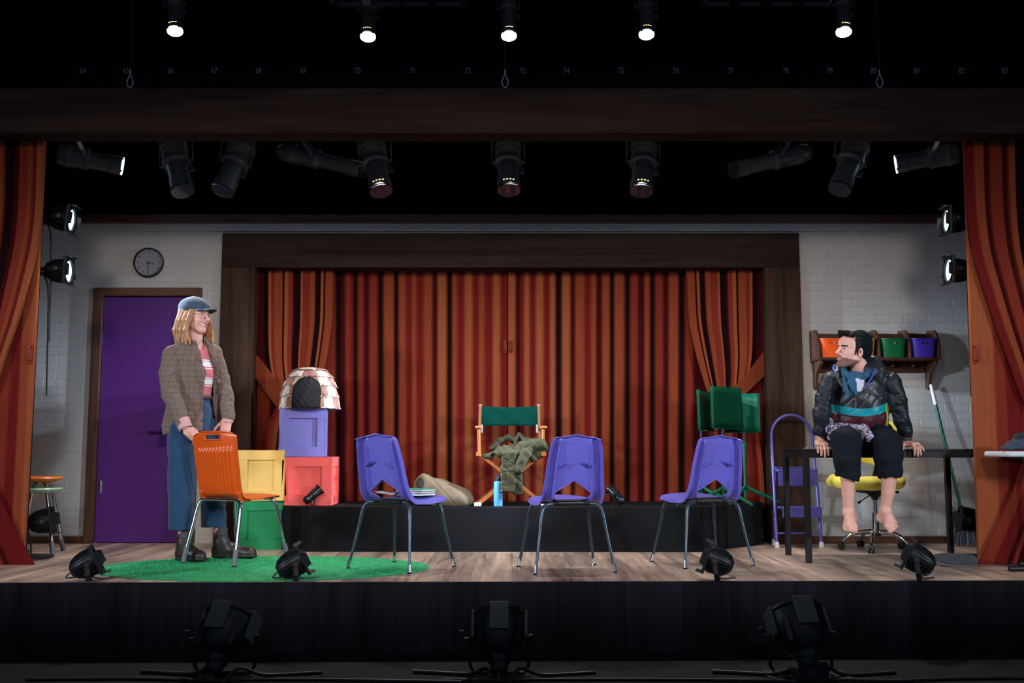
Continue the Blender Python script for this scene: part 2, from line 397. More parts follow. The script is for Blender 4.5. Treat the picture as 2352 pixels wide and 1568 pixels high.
def folds(amp, fx, fy, fz, ph=0, warp=.6):
    def fn(x, y, z):
        a = x*fx+y*fy+z*fz+ph
        b = x*fz*.7-y*fx*.8+z*fy*.9+ph*2
        return amp*(np.sin(a+warp*np.sin(b*.6))*.6+.4*np.sin(1.7*a+b+1.3*np.sin(b*.45)))
    return fn
# ================================================================== the place: auditorium, stage deck, walls
BLACKW = M('black_masking', (.003, .003, .004), .95, var=.2, vs=3, spec=.05)
DARKFLOOR = M('dark_rubber_floor', (.010, .0155, .015), .8, var=.5, vs=3, bump=.2, bs=90, spec=.1)
deckm = wood('laminate_planks', '#584840', '#b7a395', 'Y', .42, 1.0, plank=(1.22, .19), spec=.45)
fascia_m = wood('black_stained_boards', '#0a0b10', '#1e1d27', 'Z', .75, .8, plank=(3.0, .33), spec=.12)
beam_m = wood('dark_brown_stained_wood', '#191210', '#3b2c26', 'X', .75, .7, spec=.1)
postm = wood('dark_brown_stained_wood_upright', '#1d1310', '#463126', 'Z', .7, .8, spec=.12)
trimm = wood('brown_stained_trim', '#33201a', '#5e3f31', 'X', .5, 1.2)
trimz = wood('brown_stained_trim_upright', '#33201a', '#5e3f31', 'Z', .5, 1.2)

struct(MB().bb(-7, 7, 3.2, 6.35, -.46, -.398).build('floor', DARKFLOOR))
o = MB()
o.add([(-7, 5.93, -.14), (7, 6.17, -.14), (7, 12, -.14), (-7, 12, -.14), (-7, 5.93, 0), (7, 6.17, 0), (7, 12, 0), (-7, 12, 0)],
      [(0, 3, 2, 1), (4, 5, 6, 7), (0, 1, 5, 4), (1, 2, 6, 5), (2, 3, 7, 6), (3, 0, 4, 7)])
struct(o.build('floor', deckm))
o = MB()
o.add([(-7, 5.905, -.46), (7, 6.145, -.46), (7, 6.17, -.46), (-7, 5.93, -.46), (-7, 5.905, .004), (7, 6.145, .004), (7, 6.17, .004), (-7, 5.93, .004)],
      [(0, 3, 2, 1), (4, 5, 6, 7), (0, 1, 5, 4), (1, 2, 6, 5), (2, 3, 7, 6), (3, 0, 4, 7)])
struct(o.build('trim_1', fascia_m, bevel=.002))
for n_, b_ in (('wall_rear', (-7, 7, 12, 12.1, -.4, 7.6)), ('wall_left', (-7.1, -7, 3.2, 12, -.4, 7.6)), ('wall_right', (7, 7.1, 3.2, 12, -.4, 7.6)), ('ceiling', (-7.1, 7.1, 3.2, 12.1, 7.6, 7.7))):
    struct(MB().bb(*b_).build(n_, BLACKW))
# white brick stage wall, with door and curtain openings left out behind their frames
WY = 8.5; wt = P(600, 512, WY).z
dL, dR, dT = P(232, 700, WY).x, P(445, 700, WY).x, P(300, 680, WY).z
fL, fR, fT = P(582, 700, WY).x, P(1762, 700, WY).x, P(1176, 608, WY).z
o = MB(); z0 = 0
for a, b, c, d_ in ((-6, dL, 0, wt), (dL, dR, dT, wt), (dR, fL, 0, wt), (fL, fR, fT, wt), (fR, 6, 0, wt)): o.bb(a, b, WY, WY+.1, c, d_)
struct(o.build('wall_back', brickwall(), smooth=False))
cream = M('cream_painted_wood', (.52, .49, .46), .5)
struct(MB().bb(-6, 6, WY-.03, WY, P(0, 532, WY).z, wt).build('trim_2', cream, bevel=.003))
struct(MB().bb(-6, 6, WY-.07, WY+.1, P(0, 511, WY-.07).z, P(0, 492, WY-.07).z).build('trim_3', trimm, bevel=.004))
bbz = P(0, 1231, WY-.02).z
struct(MB().bb(-6, P(212, 1240, WY).x-.0, WY-.02, WY, 0, bbz).build('baseboard_left', trimm, bevel=.003))
struct(MB().bb(P(1848, 1240, WY).x, 6, WY-.02, WY, 0, bbz).build('baseboard_right', trimm, bevel=.003))
# door
fo, fi = P(213, 700, WY-.04).x, P(234, 700, WY-.04).x; fo2, fi2 = P(461, 700, WY-.04).x, P(441, 700, WY-.04).x
tz, ti = P(300, 660, WY-.04).z, P(300, 679, WY-.04).z
o = MB(); o.bb(fo, fi, WY-.04, WY+.08, 0, tz).bb(fi2, fo2, WY-.04, WY+.08, 0, tz)
df = struct(o.build('trim_4', trimz, bevel=.003))
struct(MB().bb(fi, fi2, WY-.04, WY+.08, ti, tz).build('trim_5', trimm, bevel=.003))
purp = M('purple_gloss_paint', '#512774', .35, var=.05, spec=.4)
door = MB().bb(fi+.003, fi2-.003, WY+.0, WY+.045, .006, ti-.003).build('door_1', purp, bevel=.002); struct(door)
steel = M('satin_steel', (.55, .56, .58), .3, 1)
for py in (777, 1118):
    c = P(232, py, WY-.005); o = MB(); o.box((c.x, WY-.006, c.z), (.022, .012, .1)); o.tube([(c.x, WY-.012, c.z-.05), (c.x, WY-.012, c.z+.05)], .006); o.build('hinge', steel, door)
c = P(372, 1000, WY); o = MB(); o.box((c.x+.01, WY-.006, c.z-.01), (.05, .012, .15)); o.tube([(c.x+.01, WY-.01, c.z+.03), (c.x+.01, WY-.05, c.z+.03), (c.x-.1, WY-.05, c.z+.03)], .009)
o.build('door_handle', M('purple_lever', '#2a0f52', .35), door)
# proscenium header beam
bz0, bz1 = P(1176, 305, 6.75).z, P(1176, 202, 6.75).z
b_ = MB().bb(-6, 6, 6.75, 6.95, bz0, bz1).build('header_beam', beam_m, bevel=.004); struct(b_); b_.name = 'trim_6'
# the inner stage frame around the drop
FYf, FYb = 8.42, WY+.16
xo0, xo1 = P(510, 560, FYf).x, P(1836, 560, FYf).x; xi0, xi1 = P(585, 640, FYf).x, P(1757, 640, FYf).x
zo, zi = P(1176, 535, FYf).z, P(1176, 614, FYf).z
o = MB(); o.bb(xo0, xi0, FYf, WY, 0, zi).bb(xi1, xo1, FYf, WY, 0, zi).bb(xi0-.03, xi0, FYf, FYb, 0, zi).bb(xi1, xi1+.03, FYf, FYb, 0, zi)
struct(o.build('trim_7', postm, bevel=.004))
struct(MB().bb(xo0, xo1, FYf, WY, zi, zo).bb(xi0, xi1, WY, FYb, zi, zi+.03).build('trim_8', beam_m, bevel=.004))
# black number batten above the header, numbered 64..83
NB = P(1176, 200, 7.3).z-.15; NT1 = P(1176, 150, 7.3).z
bt = MB().bb(-6, 6, 7.30, 7.36, NB, NT1).build('numbered_batten', M('black_batten_paint', (.0025, .0035, .006), .8, spec=.08), bevel=.003)
tag(bt, 'long black batten with small white numbers 64 to 83 above the header beam', 'batten')
numm = M('faded_grey_numerals', (.26, .30, .32), .7)
for n_, px in zip(range(64, 84), (190, 290, 392, 492, 594, 696, 822, 948, 1075, 1201, 1301, 1427, 1553, 1678, 1804, 1906, 2006, 2106, 2208, 2308)):
    c = P(px, 163, 7.3); mb = MB(); text_mesh(mb, str(n_), .062, Matrix.Translation((c.x, 7.2985, c.z)) @ Matrix.Rotation(math.pi/2, 4, 'X') @ Matrix.Diagonal((.72, 1, 1, 1)), .001)
    mb.build('numeral', numm, bt, smooth=False)
# steel rope loops carrying the header
galv = M('galvanised_steel', (.5, .52, .52), .35, .9)
for i, px in enumerate((298, 1160, 2021)):
    b0 = P(px, 203, 6.85); t = thing('wire_rope', ('steel rope with a loop over the left end of the header beam', 'steel rope with a loop over the middle of the header beam', 'steel rope with a loop over the right end of the header beam')[i], 'rope', (b0.x, 6.85, bz1), group='ropes holding the header beam')
    MB().tube([(0, 0, .15), (0, 0, 7.6-bz1)], .003, 8).build('rope', M('dark_wire', (.03, .03, .03), .5, .5), t)
    a = [(.022*math.sin(q), 0, .085-.045*math.cos(q)+0*q) for q in np.linspace(.0, 2*math.pi, 20)]; MB().tube([(x*(1 if z < .09 else .6), 0, z) for x, y, z in a], .004, 8).build('loop', galv, t)
    MB().tube([(0, 0, .125), (0, 0, .165)], .008, 10).build('ferrule', M('copper_ferrule', (.45, .25, .2), .4, .8), t)
    MB().tube([(.016*math.cos(q), 0, .02+.02*math.sin(q)) for q in np.linspace(0, 2*math.pi, 16)], .003, 8, cap=False).build('shackle', galv, t)

# ------------------------------------------------------------------ painted curtain flats
PAINT = painted()
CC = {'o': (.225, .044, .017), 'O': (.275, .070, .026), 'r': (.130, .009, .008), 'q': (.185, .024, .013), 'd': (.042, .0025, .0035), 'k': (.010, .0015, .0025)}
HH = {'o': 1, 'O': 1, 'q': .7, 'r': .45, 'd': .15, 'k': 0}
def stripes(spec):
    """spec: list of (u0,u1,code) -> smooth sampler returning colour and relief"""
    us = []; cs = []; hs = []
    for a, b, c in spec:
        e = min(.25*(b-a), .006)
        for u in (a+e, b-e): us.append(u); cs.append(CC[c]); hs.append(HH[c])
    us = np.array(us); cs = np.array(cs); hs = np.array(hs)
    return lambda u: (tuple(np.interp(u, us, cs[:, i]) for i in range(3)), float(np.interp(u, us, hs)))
def rand_stripes(n, seed, seq='oqrodkoqrdoOrk'):
    r = random.Random(seed); e = [0]
    for i in range(n): e.append(e[-1]+r.uniform(.6, 1.5))
    return [(e[i]/e[-1], e[i+1]/e[-1], seq[(i+seed) % len(seq)]) for i in range(n)]
def drape(name, rows, spec, Y, relief=.012, nu=160, nv=24, parent=None, thick=.01, bend=0):
    """rows: (py, px_left, px_right) down the flat, at depth Y; painted folds follow the rows"""
    S = stripes(spec); rows = sorted(rows); py = [r[0] for r in rows]; nvv = nv
    vs = []; cols = []; us = np.linspace(0, 1, nu)
    samp = [S(u) for u in us]
    def catm(y, vals): return float(np.interp(y, py, vals))
    L = [r[1] for r in rows]; R = [r[2] for r in rows]
    yy = np.linspace(py[0], py[-1], nvv)
    # smooth the edge curves
    Ls = np.interp(yy, py, L); Rs = np.interp(yy, py, R)
    for _ in range(3):
        Ls[1:-1] = (Ls[:-2]+2*Ls[1:-1]+Ls[2:])/4; Rs[1:-1] = (Rs[:-2]+2*Rs[1:-1]+Rs[2:])/4
    for j in range(nvv):
        for i, u in enumerate(us):
            p = P(Ls[j]+(Rs[j]-Ls[j])*u, yy[j], Y); p.y = Y-relief*samp[i][1]+bend*0
            vs.append(p); cols.append(samp[i][0])
    me = bpy.data.meshes.new(name)
    fs = [(j*nu+i, (j+1)*nu+i, (j+1)*nu+i+1, j*nu+i+1) for j in range(nvv-1) for i in range(nu-1)]
    nb = len(vs); vs2 = [Vector((p.x, Y+thick, p.z)) for p in vs]
    fs += [tuple(nb+k for k in f[::-1]) for f in fs]
    rim = [i for i in range(nu)]+[j*nu+nu-1 for j in range(1, nvv)]+[(nvv-1)*nu+i for i in range(nu-2, -1, -1)]+[j*nu for j in range(nvv-2, 0, -1)]
    fs += [(rim[i], rim[(i+1) % len(rim)], nb+rim[(i+1) % len(rim)], nb+rim[i]) for i in range(len(rim))]
    me.from_pydata([tuple(v) for v in vs+vs2], [], fs); me.materials.append(PAINT)
    ca = me.color_attributes.new('paint', 'FLOAT_COLOR', 'POINT')
    ca.data.foreach_set('color', np.array([(*c, 1) for c in cols+cols], np.float32).ravel())
    me.shade_smooth(); me.set_sharp_from_angle(angle=math.radians(50))
    o = bpy.data.objects.new(name, me); link(o, parent); return o
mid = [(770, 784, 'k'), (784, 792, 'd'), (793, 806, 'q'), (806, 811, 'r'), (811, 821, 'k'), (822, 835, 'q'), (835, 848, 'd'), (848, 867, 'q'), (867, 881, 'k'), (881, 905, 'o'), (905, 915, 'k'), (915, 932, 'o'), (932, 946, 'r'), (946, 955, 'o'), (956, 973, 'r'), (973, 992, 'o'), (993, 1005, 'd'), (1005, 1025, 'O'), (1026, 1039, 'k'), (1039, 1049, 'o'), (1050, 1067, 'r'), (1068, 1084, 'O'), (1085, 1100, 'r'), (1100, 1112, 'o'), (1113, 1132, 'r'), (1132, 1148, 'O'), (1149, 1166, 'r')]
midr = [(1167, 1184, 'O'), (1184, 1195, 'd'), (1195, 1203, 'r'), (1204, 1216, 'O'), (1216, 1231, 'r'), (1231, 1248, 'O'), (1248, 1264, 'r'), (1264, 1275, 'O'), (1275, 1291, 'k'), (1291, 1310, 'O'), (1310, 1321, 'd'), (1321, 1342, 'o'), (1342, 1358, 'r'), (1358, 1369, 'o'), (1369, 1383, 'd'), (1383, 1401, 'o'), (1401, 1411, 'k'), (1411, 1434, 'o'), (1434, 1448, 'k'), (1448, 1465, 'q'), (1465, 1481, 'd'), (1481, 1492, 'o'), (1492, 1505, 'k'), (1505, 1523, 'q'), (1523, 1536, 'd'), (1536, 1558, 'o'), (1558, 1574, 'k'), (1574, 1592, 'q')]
def norm(sp, a, b): return [((x-a)/(b-a), (y-a)/(b-a), c) for x, y, c in sp]
CY = 8.62
hm = M('orange_pull_handle', '#7a2c0c', .55, spec=.2)
def pull(c, parent, s=1.0):
    o = MB(); o.box((c.x, c.y-.006, c.z), (.035*s, .012, .13*s)); o.tube([(c.x, c.y-.01, c.z+.05*s), (c.x, c.y-.045, c.z+.042*s), (c.x, c.y-.045, c.z-.042*s), (c.x, c.y-.01, c.z-.05*s)], .007*s, 10)
    return o.build('pull_handle', hm, parent)
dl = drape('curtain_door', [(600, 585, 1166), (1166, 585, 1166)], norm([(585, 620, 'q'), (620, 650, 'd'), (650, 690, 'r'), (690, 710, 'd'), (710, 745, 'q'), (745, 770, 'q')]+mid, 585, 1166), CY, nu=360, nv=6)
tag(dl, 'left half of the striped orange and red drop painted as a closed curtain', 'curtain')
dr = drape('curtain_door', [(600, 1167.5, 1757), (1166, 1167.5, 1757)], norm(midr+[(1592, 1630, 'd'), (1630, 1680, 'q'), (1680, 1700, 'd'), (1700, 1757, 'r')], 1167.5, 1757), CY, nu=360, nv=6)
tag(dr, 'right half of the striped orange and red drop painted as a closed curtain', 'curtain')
pull(P(1160, 796, CY-.012), dl, .8); pull(P(1174, 796, CY-.012), dr, .8)
sl = [(0, .1, 'd'), (.1, .16, 'k'), (.16, .2, 'O'), (.2, .24, 'q'), (.24, .35, 'o'), (.35, .37, 'k'), (.37, .42, 'O'), (.42, .48, 'q'), (.48, .5, 'd'), (.5, .58, 'k'), (.58, .61, 'O'), (.61, .7, 'q'), (.7, .77, 'o'), (.77, .84, 'k'), (.84, .88, 'O'), (.88, .9, 'd'), (.9, 1, 'o')]
slr = [(1-b, 1-a, c) for a, b, c in sl[::-1]]
sdy = 8.56
tl = thing('tied_curtain', 'orange curtain tied back at the left side of the inner stage opening', 'curtain', (0, 0, 0))
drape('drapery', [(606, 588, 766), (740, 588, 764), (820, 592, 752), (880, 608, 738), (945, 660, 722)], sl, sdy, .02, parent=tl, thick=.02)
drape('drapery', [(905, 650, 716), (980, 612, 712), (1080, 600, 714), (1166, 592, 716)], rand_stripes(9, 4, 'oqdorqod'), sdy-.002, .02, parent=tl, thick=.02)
# tie band running up to the frame
o = drape('tie_band', [(0, 0, 1), (1, 0, 1)], [(0, 1, 'O')], sdy, nu=2, nv=2, parent=tl)
def band(name, pts, Y, parent, code='o'):
    """flat cut-out band, pts = pixel outline"""
    mb = MB(); q = [P(a, b, Y) for a, b in pts]; n = len(q)
    mb.add([tuple(p) for p in q]+[(p.x, Y+.015, p.z) for p in q], [tuple(range(n)), tuple(range(2*n-1, n-1, -1))]+[(i, i+n, (i+1) % n+n, (i+1) % n) for i in range(n)])
    return mb.build(name, M('orange_cloth_'+code, [c*.8 for c in CC[code]], .9, var=.15, vs=5, spec=.04), parent, smooth=False)
bpy.data.objects.remove(o)
band('tie_band', [(586, 812), (598, 824), (640, 878), (700, 930), (735, 950), (728, 975), (680, 962), (632, 930), (590, 872), (586, 866)], sdy-.025, tl)
tr_ = thing('tied_curtain', 'orange curtain tied back at the right side behind green music stands', 'curtain', (0, 0, 0))
drape('drapery', [(606, 1576, 1757), (740, 1582, 1757), (820, 1600, 1752), (880, 1618, 1735), (945, 1640, 1700)], slr, sdy, .02, parent=tr_, thick=.02)
drape('drapery', [(905, 1640, 1708), (980, 1640, 1740), (1080, 1636, 1752), (1166, 1632, 1757)], rand_stripes(10, 3, 'oqrodqord'), sdy-.002, .02, parent=tr_, thick=.02)
band('tie_band', [(1757, 800), (1750, 812), (1706, 870), (1660, 905), (1640, 915), (1640, 945), (1670, 940), (1712, 905), (1757, 862)], sdy-.025, tr_)

# proscenium curtain flats, each a painted panel with a handle plus swagged layers
FY = 6.98
def pros(side):
    if side < 0: name = 'striped orange curtain flat at the left edge of the stage, with an orange pull handle'
    else: name = 'striped orange curtain flat at the right edge of the stage, beside the black table'
    t = thing('curtain_flat', name, 'curtain', (0, 0, 0))
    if side < 0:
        rows = [(300, -260, 104), (1293, -320, 53)]; hc = P(70, 812, FY-.01)
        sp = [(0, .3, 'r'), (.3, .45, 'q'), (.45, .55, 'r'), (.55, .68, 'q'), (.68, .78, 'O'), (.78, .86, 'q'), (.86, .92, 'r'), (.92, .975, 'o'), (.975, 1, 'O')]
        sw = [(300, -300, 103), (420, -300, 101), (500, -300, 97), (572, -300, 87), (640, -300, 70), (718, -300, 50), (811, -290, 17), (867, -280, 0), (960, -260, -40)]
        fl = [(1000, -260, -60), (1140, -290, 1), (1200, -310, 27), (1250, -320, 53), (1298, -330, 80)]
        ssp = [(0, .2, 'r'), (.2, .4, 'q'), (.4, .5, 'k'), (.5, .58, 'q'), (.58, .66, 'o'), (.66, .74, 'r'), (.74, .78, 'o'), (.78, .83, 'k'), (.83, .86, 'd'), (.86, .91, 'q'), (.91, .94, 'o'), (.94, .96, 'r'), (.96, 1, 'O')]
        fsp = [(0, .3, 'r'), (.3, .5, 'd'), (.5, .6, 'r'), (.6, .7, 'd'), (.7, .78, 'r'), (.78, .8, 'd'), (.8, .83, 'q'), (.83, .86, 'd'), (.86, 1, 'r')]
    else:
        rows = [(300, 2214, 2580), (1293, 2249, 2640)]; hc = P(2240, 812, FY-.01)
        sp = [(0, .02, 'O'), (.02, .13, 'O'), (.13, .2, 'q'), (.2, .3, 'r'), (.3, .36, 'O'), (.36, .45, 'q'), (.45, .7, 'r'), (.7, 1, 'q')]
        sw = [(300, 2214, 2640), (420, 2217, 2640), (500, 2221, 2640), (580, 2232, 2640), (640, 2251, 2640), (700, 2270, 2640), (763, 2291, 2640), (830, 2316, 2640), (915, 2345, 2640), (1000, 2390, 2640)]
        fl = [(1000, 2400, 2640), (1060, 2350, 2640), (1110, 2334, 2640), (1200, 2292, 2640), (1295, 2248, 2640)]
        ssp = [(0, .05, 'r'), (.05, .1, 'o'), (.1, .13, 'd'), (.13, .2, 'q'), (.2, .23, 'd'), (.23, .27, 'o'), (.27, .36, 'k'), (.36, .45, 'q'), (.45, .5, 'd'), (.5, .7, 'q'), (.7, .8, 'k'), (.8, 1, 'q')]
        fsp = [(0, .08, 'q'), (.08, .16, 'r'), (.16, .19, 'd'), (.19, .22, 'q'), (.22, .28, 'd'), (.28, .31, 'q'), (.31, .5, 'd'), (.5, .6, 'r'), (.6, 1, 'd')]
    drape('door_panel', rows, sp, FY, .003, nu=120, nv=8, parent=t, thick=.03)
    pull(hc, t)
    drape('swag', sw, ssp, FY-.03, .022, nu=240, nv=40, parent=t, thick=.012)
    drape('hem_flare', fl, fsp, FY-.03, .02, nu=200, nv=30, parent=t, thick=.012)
    return t
pros(-1); pros(1)
# ================================================================== things on the stage
black_plat = M('black_stage_paint', (.009, .0098, .012), .8, var=.3, vs=3, bump=.1, spec=.1)
PZ = .333
pl = [(-1.588, 7.80), (1.412, 7.77), (2.04, 8.40), (2.04, 8.80), (-2.05, 8.80), (-2.05, 8.28)]
o = MB(); n = len(pl)
o.add([(x, y, 0) for x, y in pl]+[(x, y, PZ) for x, y in pl], [tuple(range(n)), tuple(range(2*n-1, n-1, -1))]+[(i, i+n, (i+1) % n+n, (i+1) % n) for i in range(n)])
plat = struct(o.build('trim_9', black_plat, bevel=.003))

# artificial grass rug
rc = Vector((-1.615, 6.75, 0)); RA, RB = 1.075, .69
turf = M('green_turf', (.02, .30, .11), .8, var=.35, vs=40, bump=.6, bs=250)
rug = MB(); N_ = 96
vs = [(RA*math.cos(2*math.pi*i/N_), RB*math.sin(2*math.pi*i/N_), z) for z in (0.0, .005) for i in range(N_)]
rug.add(vs, [tuple(range(N_))[::-1], tuple(range(N_, 2*N_))]+[(i, (i+1) % N_, (i+1) % N_+N_, i+N_) for i in range(N_)])
ro = rug.build('grass_rug', turf); ro.location = rc+Vector((0, 0, .001)); tag(ro, 'round bright green artificial grass rug at the front of the stage under the woman', 'rug')
nb = 26000; th = rng.uniform(0, 2*math.pi, nb); rr = np.sqrt(rng.uniform(0, 1, nb)); bx_, by_ = RA*rr*np.cos(th), RB*rr*np.sin(th)
dz = rng.uniform(0, 2*math.pi, nb); ht = rng.uniform(.003, .008, nb); ln = rng.uniform(-.006, .006, (nb, 2))
V_ = np.zeros((nb, 3, 3)); V_[:, 0] = np.stack([bx_-.0022*np.cos(dz), by_-.0022*np.sin(dz), np.full(nb, .0045)], 1); V_[:, 1] = np.stack([bx_+.0022*np.cos(dz), by_+.0022*np.sin(dz), np.full(nb, .0045)], 1)
V_[:, 2] = np.stack([bx_+ln[:, 0], by_+ln[:, 1], .0045+ht], 1)
me = bpy.data.meshes.new('pile'); me.from_pydata(V_.reshape(-1, 3).tolist(), [], [(3*i, 3*i+1, 3*i+2) for i in range(nb)]); me.materials.append(M('green_turf_blade', (.03, .42, .16), .7, var=.5, vs=30))
po = link(bpy.data.objects.new('grass_pile', me), ro); po['kind'] = 'stuff'

# ------------------------------------------------------------------ purple plastic school chairs
chrome = M('chrome', (.75, .76, .78), .08, 1, var=.03)
gunm = M('gunmetal_leg', (.032, .05, .07), .3, .45, var=.1, spec=.6)
plasp = M('purple_plastic', h('#6460c0'), .32, var=.04, vs=4, bump=.05, bs=300, spec=.5)
def interp(keys, v):
    ks = [k[0] for k in keys]; return [float(np.interp(v, ks, [k[i] for k in keys])) for i in range(1, len(keys[0]))]
def spl(pts, m):
    """Catmull-Rom through pts"""
    pts = [Vector(p) for p in pts]; q = [2*pts[0]-pts[1]]+pts+[2*pts[-1]-pts[-2]]; out = []
    for i in range(m):
        t = i/(m-1)*(len(pts)-1); k = min(int(t), len(pts)-2); f = t-k; a, b, c, d = q[k:k+4]
        out.append(.5*((2*b)+(c-a)*f+(2*a-5*b+4*c-d)*f*f+(3*b-a-3*c+d)*f**3))
    return out
def shell(path, width, dfn, nu, nv, zadd=None, skip=None):
    """surface swept along a side profile (y, z); dfn(u, v) pushes it out along the back normal"""
    C = spl([(0, y, z) for y, z in path], nv); mb = MB(); vs = []
    for j in range(nv):
        T = (C[min(nv-1, j+1)]-C[max(0, j-1)]).normalized(); N = Vector((0, T.z, -T.y))  # towards the back / underside
        v = j/(nv-1); hw = interp(width, v)[0]
        for i in range(nu):
            u = -1+2*i/(nu-1); p = C[j]+Vector((u*hw, 0, 0))+N*dfn(u, v)
            if zadd: p += Vector(zadd(u, v))
            vs.append(p)
    mb.add(vs, [(j*nu+i, j*nu+i+1, (j+1)*nu+i+1, (j+1)*nu+i) for j in range(nv-1) for i in range(nu-1) if not (skip and skip(-1+2*(i+.5)/(nu-1), (j+.5)/(nv-1)))]); return mb
def sm(a, b, x):
    t = min(1, max(0, (x-a)/(b-a))); return t*t*(3-2*t)
def purple_chair():
    t = thing('school_chair', 'x', 'chair', (0, 0, 0))
    path = [(-.235, .835), (-.225, .79), (-.195, .68), (-.168, .57), (-.145, .495), (-.10, .450), (-.03, .444), (.08, .455), (.18, .465), (.225, .462), (.238, .442)]
    width = [(0, .150), (.05, .158), (.2, .182), (.38, .2), (.48, .205), (.7, .21), (.9, .195), (1, .17)]
    def dfn(u, v):
        a = abs(u); bk = 1-sm(.42, .56, v)
        d = .012*(a**2)*0
        d += bk*(.027*math.exp(-((a-.63)/.055)**2)*sm(.0, .18, v)-.012*sm(.62, .76, a)*(1-sm(.9, 1, a)))
        d += bk*.010*(1-min(1, a/.6))            # central keel
        d += .036*sm(.88, 1, a)*(1-.4*sm(.45, .6, v))-(.0)            # turned-back rim
        d += -.018*sm(.5, .7, v)*(a**2)*(-1)                 # dished seat
        if v < .03: d += .02*(1-v/.03)
        return d
    def zadd(u, v): return (0, 0, .028*(1-abs(u))*(1-sm(0, .35, v)))
    mb = shell(path, width, dfn, 81, 90, zadd); so = mb.build('shell', plasp, t, solid=.0055, ang=50); frozen(so)
    cut = MB().prism([(-.098, .452), (-.118, .474), (-.12, .497), (0, .574), (.12, .497), (.118, .474), (.098, .452)], .16, c=(0, -.15, 0)); co = cut.build('cut', plasp, smooth=False)
    boolcut(so, co)
    # raised chevron ribs and the frame of the opening, moulded into the back
    mb = MB()
    for s in (-1, 1):
        a, b = Vector((s*.112, -.212, .655)), Vector((s*.045, -.228, .69)); n = Vector((0, -1, .1)).normalized()
        w = Vector((0, 0, .010)); mb.add([a-w-n*.006, a+w-n*.006, a+n*.020-w*.3, b-w*.3, b+w*.3, b+n*.002], [(0, 2, 5, 3), (1, 4, 5, 2), (0, 1, 2), (3, 5, 4), (0, 3, 4, 1)]); mb.build('rib', plasp, t); mb = MB()
    mb.tube([(-.122, -.165, .497), (0, -.193, .574), (.122, -.165, .497)], .0055, 8); mb.build('opening_rim', plasp, t)
    # legs
    for sx in (-1, 1):
        for sy in (-1, 1):
            pts = spl([(sx*.12, sy*.13, .425), (sx*.165, sy*.14, .42), (sx*.195, sy*.155, .38), (sx*.215, sy*.175, .26), (sx*.25, sy*.215, .045)], 16)
            lg = MB().tube(pts, [.0125]*6+[.0135]*4+[.0125, .0115, .0105, .0098, .009, .0085], 12).build('leg', gunm, t)
            f = Vector((sx*.256, sy*.2215, 0)); g = MB().tube([pts[-1]+Vector((0, 0, .012)), (f.x, f.y, .014)], .0105, 12)
            g.lathe([(.017, 0), (.018, .004), (.012, .010), (.006, .016)], c=(f.x, f.y, 0)); g.build('glide', chrome, lg)
    fr = MB()
    for sy in (-1, 1): fr.tube([(-.13, sy*.13, .425), (.13, sy*.13, .425)], .0125, 10)
    for sx in (-1, 1): fr.bar((sx*.1, -.15, .43), (sx*.1, .15, .432), .03, .012)
    fr.build('seat_frame', M('black_steel', (.012, .012, .014), .4, .5), t)
    return t
pc = purple_chair()
cl = [('purple plastic school chair with books and papers on its seat, leftmost of three', -.71, 6.69, 34.8), ('purple plastic school chair in the middle, right of the director chair', .343, 6.63, -13), ('purple plastic school chair in front of the green music stands', 1.27, 6.965, -21)]
chairs = []
for i, (lb, x, y, a) in enumerate(cl):
    c = pc if i == 0 else dup(pc); c.location = (x, y, .0065 if i == 0 else 0); c.rotation_euler = (0, 0, -math.radians(a)); c['label'] = lb; c['group'] = 'purple school chairs'; chairs.append(c)
# books and papers on the first purple chair
CH = Matrix.Translation(chairs[0].location) @ Matrix.Rotation(-math.radians(34.8), 4, 'Z')
paper = M('white_paper', (.75, .75, .74), .7)
z = .462
for i, (colr, th_, lb) in enumerate((('#1f7f78', .016, 'teal covered book at the bottom of the stack on the purple chair'), ('#b03050', .013, 'red covered book in the middle of the stack on the purple chair'), ('#18a080', .012, 'green covered book on top of the stack on the purple chair'))):
    t = thing('book', lb, 'book', CH @ Vector((.045+.006*i, .075-.004*i, z)), math.radians(-34.8-2+4*i), 'books stacked on the purple chair')
    cv = M('cover_'+colr, colr, .45); o = MB(); o.bb(-.105, .105, -.08, .08, 0, .0018).bb(-.105, .105, -.08, .08, th_-.0018, th_).bb(-.105, -.102, -.08, .08, 0, th_); o.build('cover', cv, t)
    MB().bb(-.101, .102, -.077, .077, .0019, th_-.0019).build('pages', paper, t); z += th_+.0004
for i, (x, y, a, lb) in enumerate(((-.115, .02, .25, 'loose white papers left of the books on the purple chair'), (-.09, -.03, -.35, 'white pamphlet with a dark edge nearest the backrest of the purple chair'))):
    t = MB(); t.grid(lambda u, v: ((u-.5)*.16, (v-.5)*.12, .004+.012*(u-.5)**2*4+.003*i), 9, 6); o = t.build('paper_sheet', paper if i == 0 else M('blue_grey_pamphlet', (.25, .3, .42), .5), solid=.002)
    o.location = CH @ Vector((x, y, .462+.006*i)); o.rotation_euler = (0, 0, a); tag(o, lb, 'paper')

